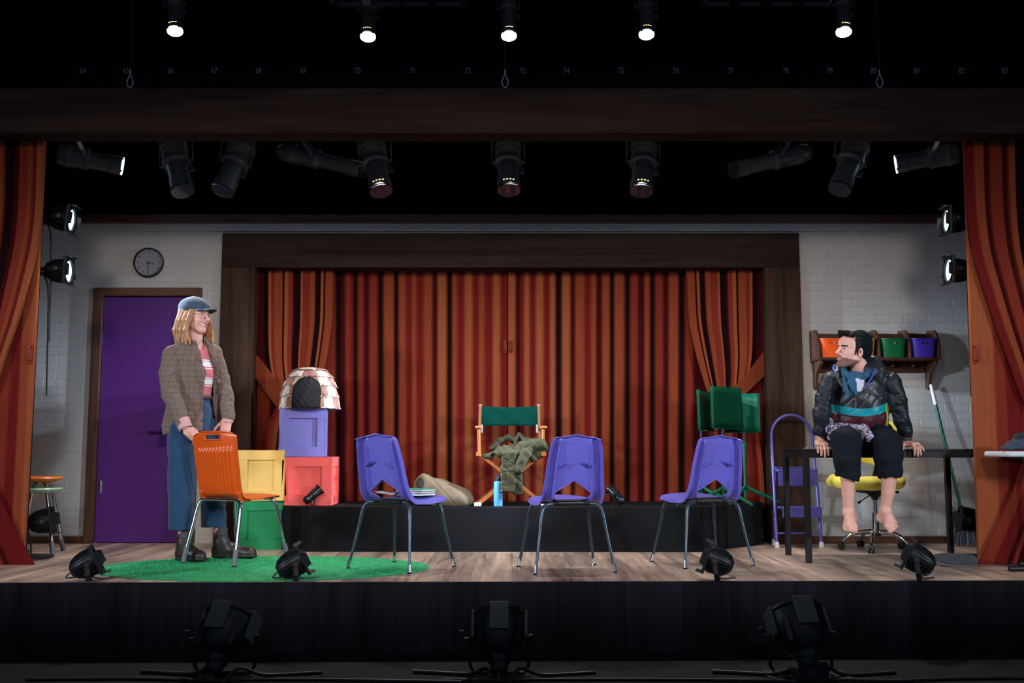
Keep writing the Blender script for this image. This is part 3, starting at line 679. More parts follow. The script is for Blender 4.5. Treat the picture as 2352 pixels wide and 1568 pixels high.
# ------------------------------------------------------------------ orange ribbed school chair
plaso = M('orange_plastic', h('#cf5312'), .3, var=.04, vs=4, spec=.5)
def orange_chair():
    t = thing('school_chair', 'orange plastic school chair with ribbed back and chrome legs, held by the woman', 'chair', (-1.87, 7.05, .0065), -math.radians(29))
    path = [(-.245, .878), (-.248, .84), (-.232, .73), (-.205, .60), (-.185, .50), (-.155, .455), (-.09, .44), (0, .44), (.12, .45), (.20, .452), (.235, .435)]
    width = [(0, .165), (.04, .19), (.1, .2), (.3, .195), (.45, .192), (.6, .2), (.9, .195), (.96, .18), (1, .14)]
    def dfn(u, v):
        a = abs(u); d = -.03*a**2*(1-sm(.42, .55, v))
        rib = sm(.165, .185, v)*(1-sm(.46, .5, v))*(1-sm(.80, .84, a))
        d += rib*(.010*(.5+.5*math.cos(u/.8*math.pi*11)))+.004*rib
        d += .014*sm(.93, 1, a)*(1-sm(.4, .55, v))+.012*sm(.45, .6, v)*a*a
        if v < .02: d += .012*(1-v/.02)
        return d
    mb = shell(path, width, dfn, 161, 100, lambda u, v: (0, 0, -.016*abs(u)**6*(1-sm(0, .1, v))), lambda u, v: abs(u) < .34 and .055 < v < .122)
    so = mb.build('shell', plaso, t, solid=.005, ang=60); frozen(so)
    gr = MB(); gr.tube([(-.066, -.252, .821), (.066, -.252, .821), (.068, -.254, .857), (-.066, -.254, .857), (-.066, -.252, .821)], .0045, 8)
    gr.build('handle_rim', plaso, t)
    for sx in (-1, 1): MB().tube([(sx*.17, -.17, .47), (sx*.165, -.14, .425), (sx*.16, -.06, .425)], .016, 10).build('leg_socket', plaso, t)
    for sx in (-1, 1):
        for sy in (-1, 1):
            pts = spl([(sx*.10, sy*.15, .425), (sx*.16, sy*.155, .422), (sx*.19, sy*.17, .385), (sx*.205, sy*.2, .25), (sx*.225, sy*.245, .06)], 16)
            lg = MB().tube(pts, .0125, 14).build('leg', chrome, t)
            MB().tube([pts[-2]+Vector((0, 0, .0)), pts[-1], (sx*.229, sy*.252, .012)], .0165, 12).build('rubber_foot', M('grey_rubber', (.10, .11, .13), .5), lg)
            MB().lathe([(.015, 0), (.016, .006), (.01, .014)], c=(sx*.229, sy*.252, 0)).build('glide', chrome, lg)
    fr = MB()
    for sy in (-1, 1): fr.tube([(-.12, sy*.15, .425), (.12, sy*.15, .425)], .0125, 10)
    for sx in (-1, 1): fr.tube([(sx*.1, -.15, .425), (sx*.1, .15, .425)], .01, 10)
    fr.build('seat_frame', chrome, t)
    return t
oc = orange_chair()

# ------------------------------------------------------------------ painted boxes
def crate(label, colr, p, s, rz, hgt, sides=None):
    t = thing('display_box', label, 'box', p, rz, 'painted wooden boxes')
    m = M('box_paint_'+colr, colr, .55, var=.08, vs=6, bump=.08, bs=30); o = MB(); fr = .075; d = .014; w = s/2
    o.bb(-w+d, w-d, -w+d, w-d, d, hgt-d)                     # recessed core
    o.build('panel', m, t, bevel=.002)
    f = MB()
    for a in range(4):
        R = Matrix.Rotation(a*math.pi/2, 4, 'Z')
        q = MB(); q.bb(-w, w, -w, -w+d, 0, fr).bb(-w, w, -w, -w+d, hgt-fr, hgt).bb(-w, -w+fr, -w, -w+d, fr, hgt-fr).bb(w-fr, w, -w, -w+d, fr, hgt-fr); f.add(q.v, q.f, R)
    f.bb(-w+d, w-d, -w+d, w-d, hgt-d, hgt).bb(-w+d, w-d, -w+d, w-d, 0, d)
    f.build('frame', m, t, bevel=.0015); return t
gz = .372
crate('green painted wooden box on the stage floor under the yellow box', '#0a8a50', FL(590, 1262)+Vector((.01, .2, 0)), .42, math.radians(13), gz)
yp = P(604, 1150, 8.0); crate('pale yellow painted wooden box on top of the green box, behind the orange chair', '#ecc068', (yp.x-.01, 8.12, gz+.001), .36, 0, .385)
rp = P(706, 1166, 7.97); crate('coral red painted wooden box standing on the black platform', '#ec5c58', (rp.x, 8.155, PZ+.001), .36, 0, .372)
pp = P(694, 1057, 7.97); crate('purple painted wooden box on top of the coral red box', '#6f6cb8', (pp.x-.03, 8.165, PZ+.375), .365, math.radians(9), .372)
igz = PZ+.375+.373

# ------------------------------------------------------------------ papier-mache igloo on the purple box
ig = thing('igloo_model', 'papier-mache dome with white and pink patches and a black arched door', 'prop', (pp.x+.012, 8.15, igz), 0)
R1 = .222; H1 = .325
pw = M('torn_white_paper', (.66, .60, .50), .8, var=.2, vs=30, bump=.5, bs=70); pk = M('torn_pink_paper', (.36, .17, .14), .8, var=.25, vs=30, bump=.5, bs=70)
def dome(u, v, off=0):
    a = 2*math.pi*u; e = v*math.pi/2; r = (R1+off)*(math.cos(e)**.62)*(1-.06*v) ; z = H1*(math.sin(e)**.9)+off*v
    n_ = .004*math.sin(a*9+e*7)+.004*math.sin(a*23+e*31)
    return Vector(((r+n_)*math.cos(a), (r+n_)*math.sin(a), max(0, z)))
o = MB(); o.grid(lambda u, v: dome(u, v), 72, 24, cu=True); o.build('dome', pw, ig, ang=60)
pr_ = random.Random(5); cols_ = [MB(), MB()]
for ri in range(5):
    v0 = [0, .17, .34, .52, .72][ri]; v1 = [.19, .36, .54, .74, .97][ri]; npz = [14, 13, 12, 9, 6][ri]
    for k in range(npz):
        u0 = (k+(.5 if ri % 2 else 0))/npz; which = (k+ri) % 2; mb = cols_[which]
        us_ = 8; vs_ = 5; ja = [pr_.uniform(-.006, .006) for _ in range(us_+1)]
        vs = []
        for j in range(vs_+1):
            for i in range(us_+1):
                uu = u0+(i/us_)*(1.0/npz)*1.04; vv = v0+(v1-v0)*j/vs_+(ja[i]*2 if j == 0 else 0)
                off = .006+.010*(1-j/vs_)**2+pr_.uniform(-.0025, .0025)
                vs.append(dome(uu, max(0, vv), off))
        nn = us_+1; mb.add(vs, [(j*nn+i, j*nn+i+1, (j+1)*nn+i+1, (j+1)*nn+i) for j in range(vs_) for i in range(us_)])
for k, (mb, m_) in enumerate(zip(cols_, (pw, pk))): mb.build('paper_patch', m_, ig, ang=25, solid=.002)
fr_ = MB()
for k in range(420):   # torn fringe
    u = pr_.random(); v = pr_.choice([0.01, .17, .34, .52, .72])+pr_.uniform(0, .012); p = dome(u, v, .014); q = dome(u+pr_.uniform(-.006, .006), max(0, v-pr_.uniform(.02, .05)), .022+pr_.uniform(0, .012)); s_ = dome(u+.012, v, .014)
    fr_.add([p, s_, q], [(0, 1, 2)])
fo_ = fr_.build('paper_fringe', pw, ig, smooth=False); fo_['kind'] = 'stuff'
dk = M('black_crumpled_foil', (.007, .010, .014), .55, var=.3, vs=20, bump=.8, bs=25, spec=.25); o = MB()
def dfun(u, v):
    wv = 1-.0*v; hw = .108*(1 if v < .5 else math.sqrt(max(0, 1-((v-.5)/.5)**2))*.9+.1); x = (u-.5)*2*hw+.018; z = v*.245
    r = R1*1.0*(max(.02, 1-(z/H1)**1.9))**.42; y = -math.sqrt(max(0, r*r-x*x))-.034
    return Vector((x, y+.004*math.sin(u*21+v*8)*math.sin(v*17+u*5), z+.002))
o.grid(dfun, 24, 24); o.build('door_opening', dk, ig, solid=.006, ang=60)

# ------------------------------------------------------------------ small black spotlights on the platform
glossb = M('gloss_black_enamel', (.010, .011, .013), .18, var=.1, spec=.6, coat=.3)
lensg = M('lens_glass', (.05, .06, .08), .05, spec=.8)
def mini_spot(label, p, rz, tilt):
    t = thing('mini_spotlight', label, 'spotlight', p, rz, 'small spotlights on the platform'); d = Vector((0, math.cos(tilt), math.sin(tilt))); c = Vector((0, 0, .085))
    R = rotm(d); Mx = Matrix.Translation(c) @ R.to_4x4(); o = MB()
    o.lathe([(.0, -.085), (.022, -.083), (.032, -.072), (.034, -.05), (.034, -.045), (.030, -.043), (.030, -.035), (.034, -.033), (.034, -.02), (.030, -.018), (.030, -.01), (.036, -.008), (.036, .05), (.040, .052), (.040, .062), (.046, .064), (.046, .072), (.034, .072), (.032, .04), (0, .04)], Mx, n=28)
    o.build('housing', glossb, t)
    MB().lathe([(.0, .042), (.03, .042), (.03, .045), (0, .05)], Mx, n=24).build('lens', lensg, t)
    y = MB()
    for s in (-1, 1): y.tube([(s*.041, 0, .085), (s*.044, 0, .04), (s*.03, 0, .012), (0, 0, .008)], .004, 8)
    y.lathe([(.035, 0), (.035, .006), (.02, .010), (0, .011)]); y.lathe([(.012, -.005), (.012, .005)], c=(-.046, 0, .085), d=(1, 0, 0), n=12)
    y.build('yoke', glossb, t); MB().tube([(0, -.02, .006), (.03, -.05, .005), (.09, -.055, .005), (.13, -.02, .005)], .0035, 8).build('cable', M('black_cable', (.01, .01, .01), .5), t)
    return t
a = P(716, 1164, 7.86); mini_spot('small glossy black spotlight on the platform in front of the coral red box', (a.x, 7.9, PZ), math.radians(-62), math.radians(38))
a = P(1416, 1163, 7.86); mini_spot('small glossy black spotlight on the platform between two purple chairs', (a.x, 7.9, PZ), math.radians(58), math.radians(42))

# ------------------------------------------------------------------ director chair
dc0 = P(1172, 1163, 7.95)
dc = thing('director_chair', 'wooden folding director chair with dark green canvas on the platform', 'chair', (dc0.x, 8.08, PZ), math.radians(2))
beech = wood('honey_beech', '#8a4a20', '#b5703a', 'Z', .35, 1.5); canv = M('green_canvas', (.003, .065, .05), .95, var=.15, vs=12, bump=.3, bs=200, spec=.06)
wht = M('white_plastic', (.7, .7, .72), .4)
sz = .40; hw = .245
for k, yy in enumerate((-.17, .17)):
    o = MB(); o.bar((-.27, yy, .0), (.235, yy+.02, sz-.01), .026, .034, (0, 1, 0)); o.build('leg', beech, dc, bevel=.003)
    o = MB(); o.bar((.27, yy, .0), (-.235, yy-.0, sz-.01), .026, .034, (0, 1, 0)); o.build('leg', beech, dc, bevel=.003)
for s in (-1, 1):
    MB().box((s*.255, 0, .012), (.045, .42, .022)).build('foot_rail', beech, dc, bevel=.004)
    MB().box((s*.255, -.2, .016), (.055, .05, .03)).build('end_cap', wht, dc, bevel=.008)
    MB().box((s*.25, 0, sz-.005), (.035, .40, .034)).build('seat_rail', beech, dc, bevel=.004)
    MB().tube([(s*hw, -.17, sz), (s*(hw+.005), -.165, sz+.19)], .013, 10).build('arm_post', beech, dc)
    MB().tube([(s*hw, .16, sz), (s*(hw-.01), .20, sz+.38)], .014, 10).build('back_post', beech, dc)
    MB().ball((s*(hw-.01), .201, sz+.385), (.016, .016, .01), 8).build('finial', M('pale_beech', (.6, .4, .25), .5), dc)
    MB().box((s*(hw+.008), -.0, sz+.2), (.05, .42, .022)).build('armrest', beech, dc, bevel=.009, seg=3)
    MB().tube([(s*(hw-.012), .199, sz+.165), (s*(hw-.012), .201, sz+.23)], .019, 10).build('sleeve', wht, dc)
MB().box((-.108, -.20, .225), (.03, .006, .03)).build('bracket', chrome, dc)
o = MB(); o.grid(lambda u, v: Vector(((u-.5)*.50, .198-.0*v-.018*math.sin(math.pi*u)+.004*math.sin(u*15+v*6), sz+.215+.165*v-.012*math.sin(math.pi*u)*(v)+.006*math.sin(math.pi*u)*(1-v))), 30, 8); o.build('backrest', canv, dc, solid=.004)
o = MB(); o.grid(lambda u, v: Vector(((u-.5)*.50, (v-.5)*.38, sz+.004-.02*math.sin(math.pi*u))), 20, 6); o.build('seat', canv, dc, solid=.004)

# water bottle
bp = P(1144, 1165, 7.86); t = thing('water_bottle', 'light blue metal water bottle with black cap, in front of the director chair', 'bottle', (bp.x, 7.89, PZ))
MB().lathe([(.030, 0), (.0335, .004), (.0335, .175), (.031, .185), (.024, .19), (0, .191)], n=32).build('body', M('sky_blue_enamel', h('#3f86b8'), .4, var=.03), t)
MB().lathe([(.022, .188), (.024, .19), (.024, .215), (.020, .22), (0, .22)], n=24).build('cap', M('black_cap', (.012, .012, .018), .4), t)

# olive quilted jacket thrown over the director chair
olive = M('olive_quilted_cotton', (.048, .046, .026), .85, var=.2, vs=9, bump=.25, bs=120, spec=.12)
jo = (dc0.x, 8.0, PZ+.4)
J = lambda px, py, dy=0: P(px, py, 7.93+dy)
s = SDF((dc0.x-.28, 7.72, PZ+.03), (dc0.x+.36, 8.32, PZ+.66), .0055, org=jo)
def fl_(a, b, ra, rb, n, f=3.0, k=.012): s.cone(J(*a), J(*b), ra, rb, k, flat=(n, f))
Rt = lambda ax, an: Matrix.Rotation(an, 3, ax)
# body of the jacket heaped over the seat
s.rbox(J(1190, 1036, .08), (.185, .13, .040), Rt('Y', .05) @ Rt('X', .10), .038, .03)
s.rbox(J(1222, 1026, .02), (.115, .10, .045), Rt('Y', -.10) @ Rt('X', -.2), .040, .025)
s.chain([J(1128, 1030, .02), J(1150, 1010, .05), J(1170, 1004, .06), J(1183, 1016, .04)], [.020, .026, .026, .03], .008, flat=((0, 1, 0), .8))   # raised collar arch
s.chain([J(1180, 1020, .02), J(1192, 997, .04), J(1206, 1012, .03), J(1240, 1014, .02), J(1256, 1030, .01)], [.026, .014, .026, .026, .016], .008, flat=((0, 1, 0), .7))
s.ell(J(1168, 1020, .0), (.045, .06, .020), Rt('Y', -.35), .006, sub=True)
s.cone(J(1112, 1048, -.03), J(1150, 1042, -.03), .022, .040, .008, flat=((0, 0, 1), 1.1)); s.cone(J(1124, 1048, -.09), J(1142, 1047, -.02), .020, .026, .004, sub=True, flat=((0, 0, 1), 1.4))  # open cuff
# front panel hanging down from the seat edge
for a, b, w_ in (((1170, 1040), (1167, 1082), .058), ((1167, 1078), (1166, 1128), .057)):
    c0, c1 = J(*a, -.085), J(*b, -.095); s.rbox((c0+c1)/2, (w_, .017, (c0-c1).length/2+.012), Rt('X', .03), .015, .006)
s.rbox(J(1176, 1034, -.035), (.075, .055, .020), Rt('X', .55), .018, .02)
s.rbox(J(1188, 1092, -.055), (.040, .016, .150), Rt('Y', -.04), .014, .006)
# sleeve falling on the right of the panel
s.chain([J(1226, 1024, -.03), J(1208, 1040, -.07), J(1197, 1060, -.085), J(1193, 1076, -.085)], [.034, .040, .042, .040], .006, flat=((0, 1, 0), 1.15))
s.chain([J(1225, 1052, -.02), J(1240, 1040, -.0), J(1252, 1028, .01)], [.030, .040, .022], .015)
s.disp(folds(.0040, 22, 12, 30)); s.disp(creases(.010, 30, 14, 42)); s.disp(creases(.007, -26, 20, 60, 2)); s.disp(creases(.004, 90, 30, 40, 1)); x0 = J(1167, 1090).x
s.disp(lambda x, y, z: .0030*np.exp(-((((z-PZ-.02) % .095)-.05)/.005)**2)*(np.abs(x-x0) < .075)*(z < PZ+.36)+.0025*np.exp(-((x-x0+.012)/.003)**2)*(z < PZ+.36))
jk = s.build('coat', olive); jk.location = jo; tag(jk, 'olive green quilted jacket thrown over the seat of the director chair', 'jacket')
o = MB()
for zz in (.30, .24, .18, .12): o.lathe([(.006, 0), (.006, .004), (0, .006)], c=(J(1152, 1060).x-jo[0], 7.765-jo[1], PZ+zz-jo[2]), d=(0, -1, 0), n=10)
o.build('snap_button', M('dull_brass', (.3, .28, .2), .4, .8), jk)

# tan canvas rucksack
bo = P(1020, 1160, 8.0); bo = (bo.x, 8.0, PZ); B = lambda px, py, dy=0: P(px, py, 7.97+dy)
s = SDF((B(945, 1160).x, 7.74, PZ-.01), (B(1100, 1160).x, 8.26, PZ+.32), .005, org=bo)
s.chain([B(982, 1126), B(1010, 1132), B(1040, 1140), B(1064, 1142)], [.105, .10, .082, .065], .05)
s.ell(B(1050, 1143, -.02), (.10, .10, .07), None, .05)
s.chain([B(968, 1110), B(975, 1100)], [.05, .045], .04)
s.ell(B(962, 1112, -.06), (.040, .06, .055), None, .01, sub=True)
s.mat = 1; s.chain([B(972, 1112, -.02), B(975, 1135, -.03)], [.035, .05], .004); s.mat = 0
s.chain([B(1000, 1150, -.08), B(1078, 1150, -.05)], [.04, .035], .05)
s.cut((0, 0, PZ+.001), (0, 0, -1)); s.disp(folds(.0022, 20, 10, 24, 1)); s.disp(creases(.006, 14, 10, 18, 2)); s.disp(folds(.0008, 90, 20, 70))
bg = s.build('rucksack', [M('tan_canvas', (.135, .10, .060), .9, var=.12, vs=10, bump=.3, bs=250), M('dark_grey_lining', (.045, .047, .048), .8, var=.2)])
bg.location = bo; tag(bg, 'tan canvas bag with dark grey lining slumped on the black platform', 'bag')
c = B(1064, 1128, -.0); o = MB(); q = Vector((c.x-bo[0], 7.905-bo[1], c.z-bo[2])); o.box(q, (.030, .006, .018), Matrix.Rotation(.4, 3, 'Y')).box(q+Vector((.012, 0, -.018)), (.03, .006, .012), Matrix.Rotation(.3, 3, 'Y')); o.build('buckle', M('dark_olive_webbing', (.07, .06, .035), .6), bg, bevel=.001)
# ------------------------------------------------------------------ green music stands
grn = M('green_enamel', (.0, .085, .042), .6, var=.05, spec=.2)
def music_stand(label, p, rz, hgt, tilt=.12, wd=.44, ht=.31, off=0):
    t = thing('music_stand', label, 'music stand', p, rz, 'green music stands'); d = MB(); zc = hgt
    R = Matrix.Translation((off, 0, zc)) @ Matrix.Rotation(-tilt, 4, 'X')
    c = .05; poly = [(-wd/2+.02, 0), (wd/2-.02, 0), (wd/2, .02), (wd/2-.01, ht-.0), (wd/2-.03, ht+.012), (-wd/2+.03, ht+.012), (-wd/2+.01, ht), (-wd/2, .02)]
    def bend(x, y, z): return R @ Vector((x, y-.5*x*x+0, z))
    # shallow curved tray with folded edges
    n = 24; vs = []; 
    d.grid(lambda u, v: bend((u-.5)*wd*(1-.03*v), 0, .0+ht*v), 21, 6); d.build('desk', grn, t, solid=.004)
    e = MB(); e.grid(lambda u, v: bend((u-.5)*wd, -v*.055, .0), 21, 3); e.build('lip', grn, t, solid=.004)
    e = MB(); e.grid(lambda u, v: bend((u-.5)*wd*.97, .0+v*.02, ht), 21, 3)
    for s_ in (-1, 1): e.grid(lambda u, v: bend(s_*wd/2*(1-.03*u), v*.022, ht*u), 8, 3)
    e.build('folded_edge', grn, t, solid=.004)
    o = MB(); o.tube([(0, .03, .42), (0, .03, zc+.13)], .0085, 12).build('upper_pole', chrome, t)
    o = MB(); o.tube([(0, .03, .05), (0, .03, .48)], .0125, 14); o.lathe([(.019, 0), (.019, .04)], c=(0, .03, .45)); o.build('pole', grn, t)
    MB().box((0, .028, zc+.1), (.1, .03, .09)).build('pivot', grn, t, bevel=.004)
    for k in range(3):
        a = k*2*math.pi/3+.5; MB().tube(spl([(0, .03, .14), (.07*math.cos(a), .03+.07*math.sin(a), .10), (.20*math.cos(a), .03+.20*math.sin(a), .045), (.27*math.cos(a), .03+.27*math.sin(a), .012)], 10), [.012, .013, .014, .015, .015, .015, .014, .013, .012, .011], 8).build('leg', grn, t)
    return t
a = P(1622, 1163, 8.12); music_stand('green metal music stand turned sideways, leftmost of the group by the tied curtain', (a.x, 8.12, PZ), math.radians(66), .575, .03, .44, .315, 0)
a = P(1670, 1163, 7.98); music_stand('green metal music stand with a curved desk, front of the group', (a.x, 7.98, PZ), math.radians(42), .59, .03, .38, .325, .02)
a = P(1712, 1163, 8.20); music_stand('green metal music stand behind the others, nearest the dark frame', (a.x, 8.24, PZ), math.radians(-38), .565, .03, .30, .31, .0)

# ------------------------------------------------------------------ purple folding step stool
vio = M('violet_enamel', (.085, .072, .30), .35, var=.05, spec=.5)
st = thing('step_stool', 'purple folding step stool with arched handrail standing by the dark frame post', 'step stool', (2.25, 8.22, 0), 0)
W2 = .17
archp = [(-W2-.005, -.08, .03), (-W2, -.03, .45), (-W2+.005, .05, .85)]+[(-(W2-.005)*math.cos(q), .05+.012*math.sin(q), .87+.17*math.sin(q)) for q in np.linspace(0.1, math.pi-.1, 14)]+[(W2-.005, .05, .85), (W2, -.03, .45), (W2+.005, -.08, .03)]
MB().tube(archp, .0125, 12).build('handrail', vio, st)
MB().tube([(-W2+.03, .14, .03), (-W2+.035, .05, .62), (W2-.035, .05, .62), (W2-.03, .14, .03)], .011, 12).build('rear_frame', vio, st)
for z_, y_ in ((.60, -.02), (.31, -.1)):
    o = MB(); o.box((0, y_, z_), (.31, .19 if z_ > .5 else .16, .02)); o.box((0, y_-.09, z_-.055 if z_ > .5 else z_-.03), (.31, .008, .13 if z_ > .5 else .08)); o.build('step', vio, st, bevel=.003)
MB().tube([(-W2, -.07, .11), (W2, -.07, .11)], .008, 10).build('crossbar', vio, st)
for x_, y_ in ((-W2-.005, -.083), (W2+.005, -.083), (-W2+.03, .142), (W2-.03, .142)): MB().tube([(x_, y_, 0), (x_, y_+.002, .045)], [.021, .017], 14).build('foot_cap', wht, st)

# ------------------------------------------------------------------ black steel table
blk = M('satin_black_steel', (.007, .006, .007), .45, 0, spec=.3)
tb = thing('steel_table', 'long black metal table at stage right with the man sitting on it', 'table', (2.6, 7.33, 0), 0)
TX0, TX1, TY0, TY1 = 2.015, 3.20, 7.06, 7.58; TZ = .768
for x_ in (TX0, TX1):
    for y_ in (TY0, TY1): MB().bb(x_-2.6-.019, x_-2.6+.019, y_-7.33-.019, y_-7.33+.019, 0, TZ-.055).build('leg', blk, tb, bevel=.003)
o = MB(); o.bb(TX0-2.6-.019, TX1-2.6+.019, TY0-7.33-.019, TY0-7.33+.012, TZ-.06, TZ-.015).bb(TX0-2.6-.019, TX1-2.6+.019, TY1-7.33-.012, TY1-7.33+.019, TZ-.06, TZ-.015)
for x_ in (TX0-2.6, TX1-2.6): o.bb(x_-.016, x_+.016, TY0-7.33, TY1-7.33, TZ-.06, TZ-.015)
o.build('apron', blk, tb, bevel=.002)
MB().bb(TX0-2.6-.019, TX1-2.6+.019, TY0-7.33-.019, TY1-7.33+.019, TZ-.0145, TZ).build('tabletop', blk, tb, bevel=.003)
for q in ((1847, 0), (2010, 0)):
    pass
o = MB()
for x_ in (TX0-2.6-.01, TX0-2.6+.008): o.lathe([(.004, 0), (.005, .004), (.003, .010), (0, .011)], c=(x_, TY0-7.33-.01, TZ), n=10)
o.build('bolt', chrome, tb)

# ------------------------------------------------------------------ yellow swivel chair
yel = M('yellow_upholstery', (1.0, .84, .12), .45, var=.05, vs=6, bump=.1, bs=200)
scx, scy = 2.78, 7.92
sw = thing('swivel_chair', 'yellow office swivel chair on a chrome star base behind the table', 'chair', (scx, scy, 0), 0)
base_c = Vector((scx, scy, 0))
for k in range(5):
    a = math.radians(-118+72*k); d_ = Vector((math.cos(a), math.sin(a), 0))
    arm = MB().tube(spl([Vector((0, 0, .135)), d_*.07+Vector((0, 0, .14)), d_*.17+Vector((0, 0, .125)), d_*.25+Vector((0, 0, .07))], 10), [.026, .025, .023, .021, .019, .018, .017, .016, .015, .012], 12).build('base_arm', chrome, sw)
    cs = MB(); n_ = Vector((-d_.y, d_.x, 0)); q = d_*.26
    for s_ in (-1, 1): cs.lathe([(.0, -.008), (.024, -.008), (.027, -.004), (.027, .004), (.024, .008), (0, .008)], c=q+n_*s_*.014+Vector((0, 0, .027)), d=n_, n=22)
    cs.tube([q+Vector((0, 0, .03)), q+Vector((0, 0, .062))], .009, 10); cs.ball(q+Vector((0, 0, .045)), (.022, .022, .018), 8)
    cs.build('caster', M('black_nylon', (.012, .012, .013), .35), arm)
MB().lathe([(.04, .11), (.045, .13), (.04, .155), (0, .156)], n=24).build('hub', M('black_nylon', (.012,)*3, .35), sw)
MB().tube([(0, 0, .15), (0, 0, .285)], .025, 20).build('gas_sleeve', chrome, sw)
MB().tube([(0, 0, .28), (0, 0, .43)], .0135, 16).build('gas_column', chrome, sw)
o = MB(); o.lathe([(.02, .38), (.03, .40), (.06, .425), (.07, .435), (0, .436)], n=20); o.box((0.02, .0, .443), (.26, .2, .016)); o.tube([(-.03, -.05, .43), (-.10, -.09, .40), (-.16, -.12, .37)], .0045, 8); o.tube([(-.15, -.115, .375), (-.17, -.125, .363)], .009, 8)
o.build('mechanism', M('black_nylon', (.012,)*3, .35), sw)
s = SDF((-.30, -.29, .42), (.30, .29, .60), .006, org=(.075, 0, -.025))
s.chain([(-.20, -.12, .495), (0, -.16, .485), (.20, -.12, .495)], [.062, .058, .062], .03, flat=((0, 0, 1), 1.25))
s.rbox((0, .0, .487), (.24, .21, .038), None, .036, .03)
s.chain([(-.22, .05, .505), (-.22, -.1, .50)], [.045, .045], .03); s.chain([(.22, .05, .505), (.22, -.1, .50)], [.045, .045], .03)
s.ell((0, 0, .61), (.2, .2, .085), None, .03, sub=True)
s.build('seat', yel, sw)
s = SDF((-.12, .1, .50), (.38, .34, 1.06), .006)
s.rbox((.12, .235, .83), (.185, .022, .15), None, .02, .03)
s.ell((.13, .24, .74), (.19, .032, .10), None, .03); s.ell((.13, .235, .88), (.17, .03, .11), None, .03)
s.build('backrest', yel, sw)
MB().tube(spl([(0, .1, .445), (.04, .25, .45), (.1, .285, .55), (.13, .27, .72)], 10), .014, 10).build('back_bracket', M('black_nylon', (.012,)*3, .35), sw)

# ------------------------------------------------------------------ wall shelf with four bins
sx0, sx1 = P(1876, 800, 8.3).x, P(2156, 800, 8.3).x; SZ = P(2000, 822, 8.32).z; ST_ = P(2000, 755, 8.3).z; DP = .24
sh = thing('wall_shelf', 'dark brown wooden wall shelf with four cubbies and curved brackets', 'shelf', ((sx0+sx1)/2, 8.5, SZ), 0); hw_ = (sx1-sx0)/2
shw = wood('shelf_wood', '#2e1a12', '#5a3a2a', 'Z', .4, 1.2); shx = wood('shelf_wood_level', '#2e1a12', '#5a3a2a', 'X', .4, 1.2); Hh = ST_-SZ
for k in range(5):
    x_ = -hw_+k*hw_/2; x_ = min(hw_-.009, max(-hw_+.009, x_))
    pr = [(0, 0), (-DP, 0), (-DP, .05)]+[(-DP+.12*(1-math.cos(q)), .06+(Hh-.06)*math.sin(q)) for q in np.linspace(.2, math.pi/2, 7)]+[(0, Hh)]
    mb = MB(); mb.add([(x_-.009, y_, z_) for y_, z_ in pr]+[(x_+.009, y_, z_) for y_, z_ in pr], [tuple(range(len(pr))), tuple(range(2*len(pr)-1, len(pr)-1, -1))]+[(i, i+len(pr), (i+1) % len(pr)+len(pr), (i+1) % len(pr)) for i in range(len(pr))]); mb.build('divider', shw, sh, bevel=.002)
MB().bb(-hw_, hw_, -DP-.01, 0, -.018, 0).build('shelf_board', shx, sh, bevel=.003)
MB().bb(-hw_, hw_, -.012, 0, 0, Hh-.02).build('back_panel', shx, sh)
MB().bb(-hw_+.05, hw_-.05, -.03, 0, -.105, -.018).build('peg_rail', shx, sh, bevel=.003)
for k in range(5): MB().lathe([(.006, 0), (.007, .03), (.011, .04), (.009, .048), (0, .05)], c=(-hw_+.16+k*(2*hw_-.32)/4, -.03, -.062), d=(0, -1, .25), n=14).build('peg', M('turned_peg', (.20, .12, .08), .4), sh)
for s_ in (-1, 1):
    pr = [(0, -.018), (-DP+.02, -.018), (-DP+.02, -.05), (-DP+.06, -.07), (-.10, -.12), (-.075, -.19), (-.06, -.235), (-.035, -.25), (0, -.24)]
    x_ = s_*(hw_-.03); mb = MB(); mb.add([(x_-.012, y_, z_) for y_, z_ in pr]+[(x_+.012, y_, z_) for y_, z_ in pr], [tuple(range(len(pr))), tuple(range(2*len(pr)-1, len(pr)-1, -1))]+[(i, i+len(pr), (i+1) % len(pr)+len(pr), (i+1) % len(pr)) for i in range(len(pr))]); mb.build('bracket', shw, sh, bevel=.003)
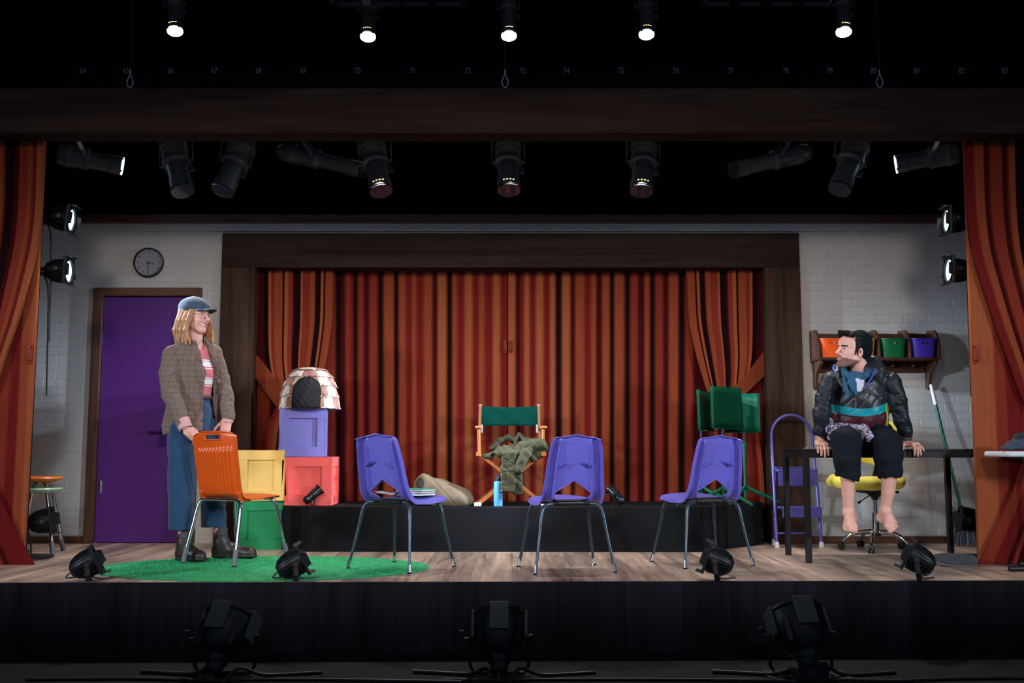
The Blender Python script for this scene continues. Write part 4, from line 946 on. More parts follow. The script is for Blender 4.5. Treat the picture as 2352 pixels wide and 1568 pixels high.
for k, (colr, nm) in enumerate((('#f05a18', 'orange plastic bin in the leftmost cubby of the wall shelf, partly behind the man'), ('#e89520', 'amber yellow plastic bin on the wall shelf just right of the black beanie'), ('#066a3c', 'green plastic bin on the wall shelf'), ('#4a35b8', 'purple plastic bin in the rightmost cubby of the wall shelf'))):
    xc = (sx0+sx1)/2-hw_+(k+.5)*hw_/2; t = thing('storage_bin', nm, 'bin', (xc, 8.5-.145, SZ+.0005), 0, 'coloured bins on the wall shelf'); m_ = M('bin_plastic_'+colr, colr, .35, var=.04)
    wt_, wb_, hb = .103, .086, .155; mb = MB(); n = 40
    def rr(u, hw1, hd1): 
        a = 2*math.pi*u; c_, s__ = math.cos(a), math.sin(a); e = .35
        return hw1*math.copysign(abs(c_)**e, c_), hd1*math.copysign(abs(s__)**e, s__)
    prof = [(0, .0), (.9, .0), (1, .004), (1.0, .01), (1.19, hb), (1.24, hb), (1.24, hb-.008)]
    mb.grid(lambda u, v: (lambda q: Vector((*rr(u, wb_*q[0], .082*q[0]), q[1])))(prof[min(len(prof)-1, int(round(v*(len(prof)-1))))]), n, len(prof), cu=True)
    so = mb.build('body', m_, t, solid=.003); frozen(so)
    co = MB().prism([(.026*sg_+.0085*math.cos(q), hb-.036+.0085*math.sin(q)) for sg_, q0_ in ((1, -math.pi/2), (-1, math.pi/2)) for q in np.linspace(q0_, q0_+math.pi, 8)], .1, c=(0, -.09, 0)); boolcut(so, co.build('cut', m_, t, smooth=False))

# ------------------------------------------------------------------ broom against the wall
b0, b1 = P(2216, 1205, 8.25), P(2138, 882, 8.40)
br = thing('broom', 'long handled broom with green pole leaning on the brick wall under the shelf', 'broom', (b0.x, b0.y, 0), 0)
q0, q1 = Vector((0, 0, b0.z)), b1-Vector((b0.x, b0.y, 0)); d_ = (q1-q0)
MB().tube([q0, q0+d_*.86], .0125, 14).build('pole', M('green_lacquered_pole', (.0, .10, .045), .2, var=.05, spec=.7), br)
MB().tube([q0+d_*.85, q1-d_*.01, q1], [.0155, .0155, .008], 14).build('grip', wht, br)
MB().box(q0+Vector((0.0, 0, -.02)), (.19, .06, .05), Matrix.Rotation(.25, 3, 'Y')).build('broom_head', M('black_nylon', (.012,)*3, .35), br, bevel=.01)
mb = MB(); r_ = random.Random(3)
for k in range(260):
    x_ = r_.uniform(-.095, .095); y_ = r_.uniform(-.025, .025); top = Vector((x_*.85, y_, b0.z-.03-x_*.2)); mb.tube([top, Vector((x_*1.35+r_.uniform(-.006, .006), y_*1.6+.02, .004+r_.uniform(0, .012)))], .0016, 4, cap=False)
o = mb.build('bristles', M('grey_bristles', (.11, .13, .16), .6), br); o['kind'] = 'stuff'

# ------------------------------------------------------------------ sandal lying with its sole up
sd0 = FL(2195, 1302); sdl = thing('sandal', 'grey sandal lying on its side on the floor with a patterned sole facing out', 'shoe', (sd0.x, 6.82, .0), math.radians(-3))
Rs = Matrix.Translation((0, 0, .042)) @ Matrix.Rotation(math.radians(3), 4, 'Y') @ Matrix.Rotation(math.radians(48), 4, 'X')
def foot_outline(n=40, L=.15, W_=.052):
    r = []
    for i in range(n):
        a = 2*math.pi*i/n; x = L*math.cos(a); y = W_*math.sin(a)*(1+.18*math.cos(a)-.22*math.sin(math.pi*(x/L)/2+1.2)**4); r.append((x, y))
    return r
ol = foot_outline()
for nm, z0_, z1_, m_, sc_ in (('outsole', .012, .02, M('dark_grey_tread', (.035, .038, .045), .7, bump=.4, bs=80), 1.0), ('midsole', -.012, .012, M('pale_grey_foam', (.20, .20, .21), .7), .97)):
    mb = MB(); n = len(ol); mb.add([(x*sc_, y*sc_, z0_) for x, y in ol]+[(x*sc_, y*sc_, z1_) for x, y in ol], [tuple(range(n))[::-1], tuple(range(n, 2*n))]+[(i, (i+1) % n, (i+1) % n+n, i+n) for i in range(n)], Rs); mb.build(nm, m_, sdl, bevel=.003)
mb = MB()
for i in range(13):
    for j in range(5):
        x_ = -.125+i*.0205; y_ = -.036+j*.018+(.006 if i % 2 else 0)
        if (x_/.14)**2+(y_/.043)**2 < .95: mb.add(MB().box((0, 0, 0), (.014, .010, .005), Matrix.Rotation(.7, 3, 'Z')).v, [(0, 1, 3, 2), (4, 6, 7, 5), (0, 4, 5, 1), (2, 3, 7, 6), (0, 2, 6, 4), (1, 5, 7, 3)], Rs @ Matrix.Translation((x_, y_, .022)))
mb.build('tread_lug', M('mid_grey_rubber', (.07, .075, .085), .7), sdl)
mb = MB(); mb.grid(lambda u, v: Rs @ Vector((-.07+v*.05, .052*math.cos(math.pi*u), -.012-.05*math.sin(math.pi*u))), 14, 4); mb.build('strap', M('dark_strap', (.03, .032, .04), .7), sdl, solid=.004)

# ------------------------------------------------------------------ white-topped table at the right edge with folded clothes
tt = P(2303, 1035, 6.75); wtb = thing('folding_table', 'white-topped table with black legs cut off by the right edge of the picture', 'table', (3.6, 6.75, 0), 0)
zt = P(2330, 1036, 6.7).z; X0_ = P(2303, 1040, 6.62).x
MB().bb(X0_-3.6, .55, -.22, .14, zt-.036, zt).build('tabletop', M('white_laminate', (.62, .63, .66), .4), wtb, bevel=.014, seg=4)
for yy_, px_ in ((-.18, 2310), (.09, 2330)):
    x_ = FL(px_, 1310).x-3.6 if yy_ < 0 else FL(px_, 1298).x-3.6
    MB().tube([(x_, yy_, .018), (x_+.62, yy_, .018)], .017, 12).build('foot', M('black_nylon', (.012,)*3, .35), wtb)
    MB().tube([(x_+.14, yy_, .03), (x_+.14, yy_, zt-.04)], .016, 12).build('leg', blk, wtb)
MB().bb(X0_-3.6+.1, .4, -.19, .11, zt-.052, zt-.036).build('under_frame', blk, wtb)
cp = P(2330, 1035, 6.62); s = SDF((cp.x-.16, 6.5, zt-.005), (cp.x+.42, 6.80, zt+.14), .006, org=(cp.x, 6.62, zt)); A = lambda px, py, dy=0: P(px, py, 6.62+dy)
s.chain([A(2300, 1029), A(2320, 1026, .02), A(2360, 1024, .05), A(2400, 1024, .05)], [.014, .028, .032, .03], .012, flat=((0, 0, 1), 1.4))
s.chain([A(2316, 1017, .02), A(2340, 1014, .04), A(2400, 1014, .05)], [.016, .026, .028], .008, flat=((0, 0, 1), 1.2)); s.mat = 1
s.chain([A(2334, 1004, .04), A(2352, 1003, .05), A(2400, 1005, .05)], [.024, .03, .03], .006)
s.ell(A(2338, 1020, -.01), (.03, .02, .006), None, .004, sub=True); s.cut((0, 0, zt+.001), (0, 0, -1)); s.disp(folds(.003, 40, 20, 60)); s.disp(creases(.006, 30, 20, 50, 1))
fc = s.build('folded_clothes', [M('slate_blue_cloth', (.035, .045, .075), .8, var=.2), M('charcoal_cloth', (.012, .018, .022), .85)]); fc.location = (cp.x, 6.62, zt); tag(fc, 'heap of slate blue and charcoal clothes on the white-topped table', 'clothes')

# ------------------------------------------------------------------ stacked stools behind the left curtain
sp_ = Vector((-3.53, 7.72, 0)); t = thing('stool', 'metal stool with orange over mint green round seats behind the left curtain flat', 'stool', sp_, 0)
z1, z2 = P(92, 1099, 7.7).z, P(92, 1124, 7.7).z
MB().lathe([(0, z1-.025), (.10, z1-.024), (.155, z1-.005), (.168, z1+.004), (.16, z1+.014), (.12, z1+.018), (0, z1+.012)], n=40).build('orange_seat', M('orange_seat_plastic', (.85, .20, .02), .35), t)
MB().lathe([(0, z2-.025), (.10, z2-.024), (.15, z2-.006), (.162, z2+.004), (.155, z2+.014), (.11, z2+.018), (0, z2+.012)], n=40).build('mint_seat', M('mint_seat_plastic', (.36, .60, .42), .35), t)
for k in range(4):
    a = math.radians(-35+90*k); d_ = Vector((math.cos(a), math.sin(a), 0))
    lg = MB().tube([d_*.05+Vector((0, 0, z1-.03)), d_*.09+Vector((0, 0, z1-.05)), d_*.11+Vector((0, 0, z2-.05)), d_*.20+Vector((0, 0, .05))], .014, 12).build('leg', chrome, t)
    MB().tube([d_*.188+Vector((0, 0, .09)), d_*.213+Vector((0, 0, 0.002))], .0175, 12).build('rubber_foot', M('grey_rubber', (.10, .11, .13), .5), lg)

# ------------------------------------------------------------------ wall clock
cc = P(340, 602, WY-.03); ck = thing('wall_clock', 'round wall clock with black rim reading half past three above the purple door', 'clock', (cc.x, WY, cc.z), 0); CR = .126
MB().lathe([(CR-.012, 0), (CR, .0), (CR+.001, .02), (CR-.003, .035), (CR-.012, .038), (CR-.014, .02), (CR-.012, 0)], c=(0, 0, 0), d=(0, -1, 0), n=64, cap=False).build('rim', M('black_rim', (.008, .008, .015), .35), ck)
MB().lathe([(0, 0), (CR-.006, 0), (CR-.006, .018), (0, .018)], d=(0, -1, 0), n=64).build('dial', M('lilac_white_dial', (.29, .29, .36), .5, var=.02), ck)
mb = MB(); RX = Matrix.Rotation(math.pi/2, 4, 'X')
for k in range(1, 13):
    a = math.radians(30*k); text_mesh(mb, str(k), .030, Matrix.Translation((.093*math.sin(a), -.0185, .093*math.cos(a))) @ RX, .0008)
dkn = M('dark_numerals', (.03, .03, .045), .5); mb.build('numerals', dkn, ck, smooth=False)
MB().box((0, -.019, .05), (.034, .001, .004)).build('maker_mark', M('faint_grey_ink', (.16, .16, .2), .6), ck)
for nm, a, L, w_, y_ in (('hour_hand', 105, .056, .0065, .021), ('minute_hand', 181, .094, .0045, .024), ('second_hand', 218, .028, .0025, .027)):
    a = math.radians(a); d_ = Vector((math.sin(a), 0, math.cos(a))); MB().bar(Vector((0, -y_, 0))-d_*.012, Vector((0, -y_, 0))+d_*L, w_, .0015, (0, 1, 0)).build(nm, dkn, ck)

# ------------------------------------------------------------------ theatre lanterns
castb = M('black_cast_aluminium', (.007, .010, .012), .42, .1, var=.2, bump=.1, bs=120, spec=.35)
yokem = M('worn_black_steel_bracket', (.05, .04, .035), .4, .5)
LENS_ON = M('lit_lens', (.9, .95, 1), .3, emis=(.80, .92, 1), es=9)
LENS_SIDE = M('lit_side_lens', (.7, .85, 1), .2, emis=(.55, .78, 1), es=2.2)
def glass(): return lensg
def par(label, p, aim, s=1.0, lit=None, yoke_to=None, group='lanterns along the stage edge', fins=24, name='stage_lantern', floor=True):
    """finned PAR lantern: aim = direction of the beam, p = centre of the body, yoke_to = foot of the bracket (world)"""
    p = Vector(p); base = Vector(yoke_to) if yoke_to is not None else Vector((p.x, p.y, 0)); t = thing(name, label, 'stage light', base, 0, group)
    c = p-base; R = rotm(aim); Mx = Matrix.Translation(c) @ R.to_4x4() @ Matrix.Diagonal((s, s, s, 1)); o = MB()
    prof = [(.0, -.115), (.030, -.114), (.040, -.108), (.052, -.095), (.070, -.06), (.080, -.02), (.084, .02), (.086, .05), (.095, .052), (.095, .062), (.080, .062), (.078, .03), (0, .03)]
    o.lathe(prof, Mx, n=40)
    for k in range(fins):
        a = 2*math.pi*k/fins; Rk = Matrix.Rotation(a, 4, 'Z'); q = [(.045, -.1), (.060, -.092), (.079, -.055), (.088, -.015), (.090, .035), (.08, .035)]
        o.add([(x, -.0022, z) for x, z in q]+[(x, .0022, z) for x, z in q], [tuple(range(6)), tuple(range(11, 5, -1))]+[(i, i+6, (i+1) % 6+6, (i+1) % 6) for i in range(6)], Mx @ Rk)
    o.build('housing', castb, t, ang=30)
    MB().lathe([(0, .045), (.077, .045), (.077, .05), (0, .058)], Mx, n=36).build('lens', lit or lensg, t)
    f = MB()
    for k in range(4):
        Rk = Matrix.Rotation(k*math.pi/2, 4, 'Z')
        q = MB(); q.bb(-.095, .095, .088, .100, .045, .062); f.add(q.v, q.f, Mx @ Rk)
    f.build('colour_frame', castb, t, bevel=.002)
    for k, L in ((0, .038), (2, .040), (1, .032), (3, .032)):
        Rk = Matrix.Rotation(k*math.pi/2, 4, 'Z') @ Matrix.Translation((0, .098, .060)) @ Matrix.Rotation(-.12, 4, 'X'); q = MB(); wd_ = .085 if k % 2 == 0 else .05
        q.add([(-wd_, 0, 0), (wd_, 0, 0), (wd_*.8, 0, L), (-wd_*.8, 0, L), (-wd_, .002, 0), (wd_, .002, 0), (wd_*.8, .002, L), (-wd_*.8, .002, L)], [(0, 1, 2, 3), (7, 6, 5, 4), (0, 4, 5, 1), (1, 5, 6, 2), (2, 6, 7, 3), (3, 7, 4, 0)])
        f = MB(); f.add(q.v, q.f, Mx @ Rk); f.build('barn_door', castb, t, smooth=False)
    # bracket
    ax = Vector((-aim[1], aim[0], 0)).normalized() if abs(aim[0])+abs(aim[1]) > 1e-3 else Vector((1, 0, 0)); y = MB(); r = .104*s
    dn = (-c).normalized() if c.length > .02 else Vector((0, 0, -1)); L = c.length
    for sg in (-1, 1):
        y.bar(c+ax*sg*r, c+ax*sg*r+dn*L*.6, .004*s, .030*s, ax.cross(dn)); y.bar(c+ax*sg*r+dn*L*.6, c+ax*sg*r*.5+dn*L*.97, .004*s, .030*s, ax.cross(dn))
        y.lathe([(.016*s, 0), (.016*s, .018*s), (0, .02*s)], c=c+ax*sg*r, d=ax*sg, n=14)
    y.bar(c-ax*r*.5+dn*L*.97, c+ax*r*.5+dn*L*.97, .03*s, .005*s, dn); y.build('yoke', yokem, t)
    q = c-Vector(aim).normalized()*.11*s
    MB().tube(spl([q, q+Vector((-.03*s, 0, -.04*s)), c+dn*L*.75+ax*.04*s+Vector((0, -.03*s, 0)), Vector((.05*s, .04*s, .006)), Vector((.13*s, .09*s, .006))] if floor else [q, q+Vector((0, 0, -.05)), q+Vector((.03*(-1 if c.x < 0 else 1), 0, -.2)), q+Vector((.04*(-1 if c.x < 0 else 1), .02, -.9))], 18), .0045 if floor else .006, 8).build('cable', M('black_cable', (.01, .01, .01), .5), t)
    return t
edge = [(203, 1293, (.80, .25, .42), 'finned black lantern on the stage edge left of the green rug'), (675, 1293, (.80, .25, .42), 'finned black lantern on the stage edge in front of the orange chair'),
        (1644, 1286, (-.80, .20, .30), 'finned black lantern on the stage edge in front of the rightmost purple chair'), (2106, 1282, (-.75, .30, .45), 'finned black lantern on the stage edge by the sandal')]
for px, py, aim, lb in edge:
    yy = 6.12; p = P(px, py, yy); par(lb, p, aim, .92, yoke_to=(p.x+.01, yy, .002))
# left boom with two lit lanterns, right boom likewise, plus the one low on the left
def boom(x, lb):
    t = thing('lighting_boom', lb, 'pole', (x, 7.36, 0)); MB().tube([(0, 0, .01), (0, 0, 3.3)], .024, 16).build('pipe', M('black_pipe', (.01, .01, .011), .5, .4), t)
    MB().lathe([(.2, 0), (.2, .012), (.04, .02), (.035, .06), (0, .06)], n=32).build('base_plate', M('black_pipe', (.01, .01, .011), .5, .4), t)
boom(-3.46, 'black vertical lighting pipe behind the left curtain flat'); boom(3.36, 'black vertical lighting pipe behind the right curtain flat')
for px, py, aim, lb, sd in ((146, 503, (.96, .10, -.10), 'lit lantern at the upper left on the side pipe, above its twin', -1), (140, 622, (.96, .08, -.03), 'lit lantern at the left on the side pipe, below its twin', -1),
                        (2192, 507, (-.96, .10, .02), 'lit lantern at the upper right edge, above its twin', 1), (2197, 621, (-.96, .06, .05), 'lit lantern at the right edge of the stage, below its twin', 1)):
    p = P(px, py, 7.27); par(lb, p, aim, .98, lit=LENS_SIDE, yoke_to=(3.36*sd if sd > 0 else -3.46, 7.33, p.z), group='lit side lanterns', floor=False)
p = P(102, 1196, 7.25); par('unlit black lantern low behind the left curtain flat in front of the stool', p, (.93, .25, .15), .95, yoke_to=(-3.43, 7.3, p.z-.02), group='unlit side lanterns', floor=False)
p = P(2222, 1192, 7.4); par('unlit black lantern low at the right behind the table leg', p, (-.93, .3, .12), .95, yoke_to=(3.30, 7.42, p.z-.02), group='unlit side lanterns', floor=False)

# profile spots hanging overhead
dimb = M('dull_black_lantern', (.11, .11, .105), .42, .3, var=.3, vs=12, spec=.5)
slotm = M('glowing_vent_slot', (1, .7, .4), .5, emis=(1, .62, .28), es=2.5)
def profile(label, cap, lens, r=.088, lit=None, group='profile lanterns hanging over the stage', hang=None, vents=False, pipe=None):
    cap, lens = Vector(cap), Vector(lens); t = thing('profile_lantern', label, 'stage light', cap, 0, group); d = lens-cap; L = d.length; dn = d.normalized()
    Mx = rotm(dn).to_4x4(); k = L; o = MB()
    o.lathe([(0, 0), (r*.55, .0), (r*.9, .04*k), (r, .10*k), (r, .16*k), (r*1.07, .165*k), (r*1.07, .2*k), (r, .21*k), (r*.98, .42*k), (r*1.05, .43*k), (r*1.05, .47*k), (r*.80, .50*k), (r*.78, .80*k), (r*.86, .81*k), (r*.86, .97*k), (r*.80, .97*k), (r*.78, .9*k), (0, .9*k)], Mx, n=36)
    o.build('barrel', dimb, t)
    a = Vector((1, 0, 0)) if abs(dn.x) < .75 else Vector((0, 1, 0)); a = (a-dn*a.dot(dn)).normalized(); b = dn.cross(a)
    q = MB(); q.box(dn*L*.985, (r*1.35, r*1.35, .010), Matrix((a, b, dn)).transposed()); 
    q.build('gel_frame', castb, t)
    for s_ in (-1, 1): MB().tube([a*s_*r*1.25+dn*L*.45, a*s_*r*.98+dn*L*.45], .012, 8).build('tilt_knob', dimb, t)
    MB().box(a*r*.95+dn*L*.62, (.05, .02, .05), Matrix((a, b, dn)).transposed()).build('shutter_tab', dimb, t)
    q = MB(); q.lathe([(r*.84, -.004), (r*.84, .004), (0, .006)], Matrix.Translation(dn*L*.99) @ Mx, n=32); q.build('lens', lit or lensg, t)
    q = MB()
    for s_ in (-1, 1): q.bar(a*s_*r*1.22+dn*L*.45, a*s_*r*1.22+dn*L*.3+Vector((0, 0, .14)), .005, .03, b)
    q.bar(a*r*1.22+dn*L*.3+Vector((0, 0, .14)), -a*r*1.22+dn*L*.3+Vector((0, 0, .14)), .03, .005, (0, 0, 1)); q.box(dn*L*.3+Vector((0, 0, .17)), (.05, .05, .07)); q.build('yoke', M('aluminium_clamp', (.2, .2, .2), .4, .6), t)
    if vents:
        q = MB(); nrm = -Vector((0, 1, 0)); nrm = (nrm-dn*nrm.dot(dn)).normalized(); sx = dn.cross(nrm)
        for i in range(4): an = (i-1.5)*.27; e = nrm*math.cos(an)+sx*math.sin(an); q.box(e*r*.862+dn*L*.90, (.014, .003, .007), Matrix((sx, nrm, dn)).transposed())
        q.build('vent', slotm, t)
    if pipe:
        h0 = dn*L*.3+Vector((0, 0, .17)); q = MB(); e_ = Vector((h0.x, pipe[0]-cap.y, pipe[1]-cap.z)); q.tube([h0, e_], .012, 8); q.box(e_, (.05, .07, .07)); q.build('hanging_clamp', M('black_pipe', (.01, .01, .011), .5, .4), t)
    if hang: MB().tube([dn*L*.3+Vector((0, 0, .19)), dn*L*.3+Vector((0, 0, hang))], .004, 8).build('safety_wire', M('dark_wire', (.03, .03, .03), .5, .5), t)
    return t
# row of five lit backlights above the header
T_ = [((402, 8), (402, 73), 'leftmost'), ((848, 18), (845, 86), 'second from the left'), ((1167, 14), (1169, 84), 'middle one'), ((1483, 12), (1485, 81), 'fourth from the left'), ((1934, 8), (1938, 75), 'rightmost')]
for (c_, l_, w_) in T_:
    profile('lit round lantern above the header beam, %s of the five' % w_, P(c_[0], c_[1]-45, 9.62), P(*l_, 9.45)+Vector((0, 0, 0)), .088, LENS_ON, 'lit lanterns in the top row', vents=True, pipe=(9.75, P(0, -70, 9.75).z))
MB_pipe = MB().tube([(-6, 9.75, P(0, -70, 9.75).z), (6, 9.75, P(0, -70, 9.75).z)], .025, 12).build('lighting_pipe', M('black_pipe', (.01, .01, .011), .5, .4)); tag(MB_pipe, 'horizontal black pipe carrying the top row of lit lanterns', 'pipe')
Yp = 7.85; PP = (Yp+.1, P(0, 290, Yp+.1).z+.06)
V = [((395, 322), (420, 440), 'hanging dark lantern third of the row, tilted towards the right, its side lit blue white', False), ((565, 322), (510, 440), 'hanging dark lantern slanting down to the left with a bright lower edge', False), ((852, 322), (876, 440), 'hanging dark lantern with glowing vents left of the middle one', True),
     ((1166, 322), (1169, 438), 'hanging dark lantern with glowing vents at the middle of the stage', True), ((1480, 322), (1473, 440), 'hanging dark lantern with glowing vents right of the middle one', True), ((1972, 318), (1928, 436), 'hanging dark lantern slanting down to the left near the right curtain', False)]
for c_, l_, lb, vt in V: profile(lb, P(*c_, Yp+.05), P(*l_, Yp-.12), .105, None, vents=vt, pipe=PP)
profile('hanging dark lantern lying almost level between two upright ones on the left', P(640, 345, Yp+.5), P(838, 392, Yp+.3), .078, pipe=PP)
profile('hanging dark lantern lying almost level in the right half, pointing left', P(1860, 348, Yp+.4), P(1680, 392, Yp+.2), .080, pipe=PP)
profile('lit lantern at the far upper left pointing right under the header', P(130, 352, Yp-.1), P(283, 382, Yp+.05), .085, LENS_SIDE, 'lit cross lanterns under the header', pipe=PP)
profile('lit lantern at the far upper right pointing left under the header', P(2205, 350, Yp-.1), P(2056, 378, Yp+.05), .085, LENS_SIDE, 'lit cross lanterns under the header', pipe=PP)
p1 = MB().tube([(-6, Yp+.1, P(0, 290, Yp+.1).z+.06), (6, Yp+.1, P(0, 290, Yp+.1).z+.06)], .025, 12).build('lighting_pipe', M('black_pipe', (.01, .01, .011), .5, .4)); tag(p1, 'horizontal black pipe over the stage carrying the dark hanging lanterns', 'pipe')
# grey cable trays at the very top
for x0_, x1_, lb in ((762, 1068, 'grey slotted cable tray at the top edge left of the middle lantern'), (1612, 1908, 'grey slotted cable tray at the top edge beside the rightmost lit lantern')):
    a, b = P(x0_, 6, 9.2), P(x1_, 4, 9.2); t = thing('cable_tray', lb, 'tray', a, 0, 'cable trays in the grid'); L = b.x-a.x; g_ = M('dull_grey_tray', (.07, .07, .075), .5, .5)
    o = MB(); o.bb(0, L, -.1, -.09, 0, .05).bb(0, L, .09, .1, 0, .05)
    for k in range(5): o.bb(k*L/4-.03 if k else 0, k*L/4+.05 if k < 4 else L, -.1, .1, 0, .008)
    o.bb(0, .02, -.12, -.09, -.06, .06); o.build('tray', g_, t)
    MB().tube([(L*.5, 0, 0), (L*.5, 0, 7.6-a.z)], .006, 8).build('hanger', M('dark_wire', (.03, .03, .03), .5, .5), t)

# three large lanterns on the auditorium floor in front of the stage
def floor_par(label, p, aim, s, plate=False, rz=0, mark=False):
    p = Vector(p); FZ = -.398; t = thing('floor_lantern', label, 'stage light', (p.x, p.y, FZ), 0, 'large lanterns on the auditorium floor'); c = Vector((0, 0, p.z-FZ)); R = rotm(aim); Mx = Matrix.Translation(c) @ R.to_4x4() @ Matrix.Diagonal((s, s, s, 1))
    o = MB(); o.lathe([(0, -.15), (.05, -.15), (.058, -.14), (.062, -.115), (.085, -.095), (.115, -.05), (.132, 0), (.136, .05), (.136, .10), (.146, .105), (.146, .12), (.128, .12), (.126, .06), (0, .06)], Mx, n=44); o.build('housing', castb, t)
    MB().lathe([(0, .075), (.125, .075), (.12, .085), (0, .1)], Mx, n=36).build('lens', lensg, t)
    for k in range(4): 
        f = MB(); q = MB(); q.bb(-.05, .05, .132, .150, -.02, .13); f.add(q.v, q.f, Mx @ Matrix.Rotation(k*math.pi/2+.0, 4, 'Z')); f.build('clip_bracket', M('grey_sheet_metal', (.07, .085, .08), .45, .5), t, bevel=.002)
    q = MB(); 
    for k in (-1, 1): q = MB(); q.add(MB().bb(-.012, .012, .118, .15, -.09, .04).v, [(0, 1, 3, 2), (4, 6, 7, 5), (0, 4, 5, 1), (2, 3, 7, 6), (0, 2, 6, 4), (1, 5, 7, 3)], Mx @ Matrix.Rotation(k*.75, 4, 'Z')); q.build('latch', castb, t)
    MB().lathe([(0, -.2), (.035, -.2), (.045, -.19), (.048, -.15), (0, -.149)], Mx, n=24).build('rear_cap', castb, t)
    y = MB(); r = .155*s; z_ = c.z
    y.tube([(-r*.98, 0, z_-.0), (-r, 0, z_-.03), (-r, 0, .05), (-r*.85, 0, .012), (r*.85, 0, .012), (r, 0, .05), (r, 0, z_-.03), (r*.98, 0, z_)], .009, 10); y.tube([(-r*1.0, 0, z_-.01), (-r*1.28, 0, z_-.01)], .006, 8); y.box((-r*1.3, 0, z_-.01), (.022, .022, .085)); y.lathe([(.014, 0), (.014, .02)], c=(r, 0, z_), d=(1, 0, 0), n=14)
    y.build('yoke', M('black_pipe', (.01, .01, .011), .5, .4), t)
    b = c-Vector(aim).normalized()*.2*s
    MB().tube(spl([b, b+Vector((-.02, -.04, -.10)), (-.06, -.10, .05), (-.16, -.02, .012), (-.45, .05, .01)], 20), .011, 10).build('power_cable', M('black_cable', (.01, .01, .01), .5), t)
    MB().tube(spl([b, b+Vector((.03, -.05, -.08)), (.10, -.12, .06), (.22, -.04, .012), (.5, .03, .01)], 20), .009, 10).build('data_cable', M('black_cable', (.01, .01, .01), .5), t)
    if plate: MB().bb(-.19, .24, -.12, .10, 0, .008).build('base_plate', M('black_pipe', (.01, .01, .011), .5, .4), t)
    if mark:
        mb = MB(); nq = Vector((0, -1, 0)); text_mesh(mb, 'ACT', .042, Matrix.Translation(b+Vector((.0, -.055, -.0))) @ Matrix.Rotation(math.pi/2, 4, 'X'), .001); mb.build('marking', M('grey_marking', (.06, .065, .07), .6), t, smooth=False)
        MB().box(b+Vector((0, -.035, 0)), (.15, .03, .10)).build('rear_box', castb, t, bevel=.006)
    return t
yy = 5.45
floor_par('large black lantern on the auditorium floor, leftmost of the three in the foreground', P(518, 1462, yy), (.12, .45, .62), 1.0)
floor_par('large black lantern on the auditorium floor, middle of the three in the foreground', P(1147, 1462, yy), (0, .45, .66), .98)
floor_par('large black lantern on the auditorium floor, rightmost of the three in the foreground', P(1838, 1455, yy), (-.06, .5, .62), 1.03, plate=True, mark=True)
for pts, lb in (([(60, 1560), (300, 1558), (470, 1562), (640, 1560), (900, 1563), (1060, 1566)], 'black cable running along the auditorium floor at the left'), ([(1020, 1562), (1400, 1560), (1700, 1562), (1830, 1564)], 'black cable on the auditorium floor between the middle and right lanterns'), ([(1900, 1560), (2060, 1563), (2200, 1558), (2400, 1556)], 'black cable on the auditorium floor at the right')):
    q = [FL(a, b, -.39) for a, b in pts]; o = MB().tube(spl(q, 30), .009, 10).build('floor_cable', M('black_cable', (.01, .01, .01), .5)); tag(o, lb, 'cable', 'cables on the auditorium floor')
a = FL(1412, 1494, -.398); b = FL(1448, 1545, -.398)
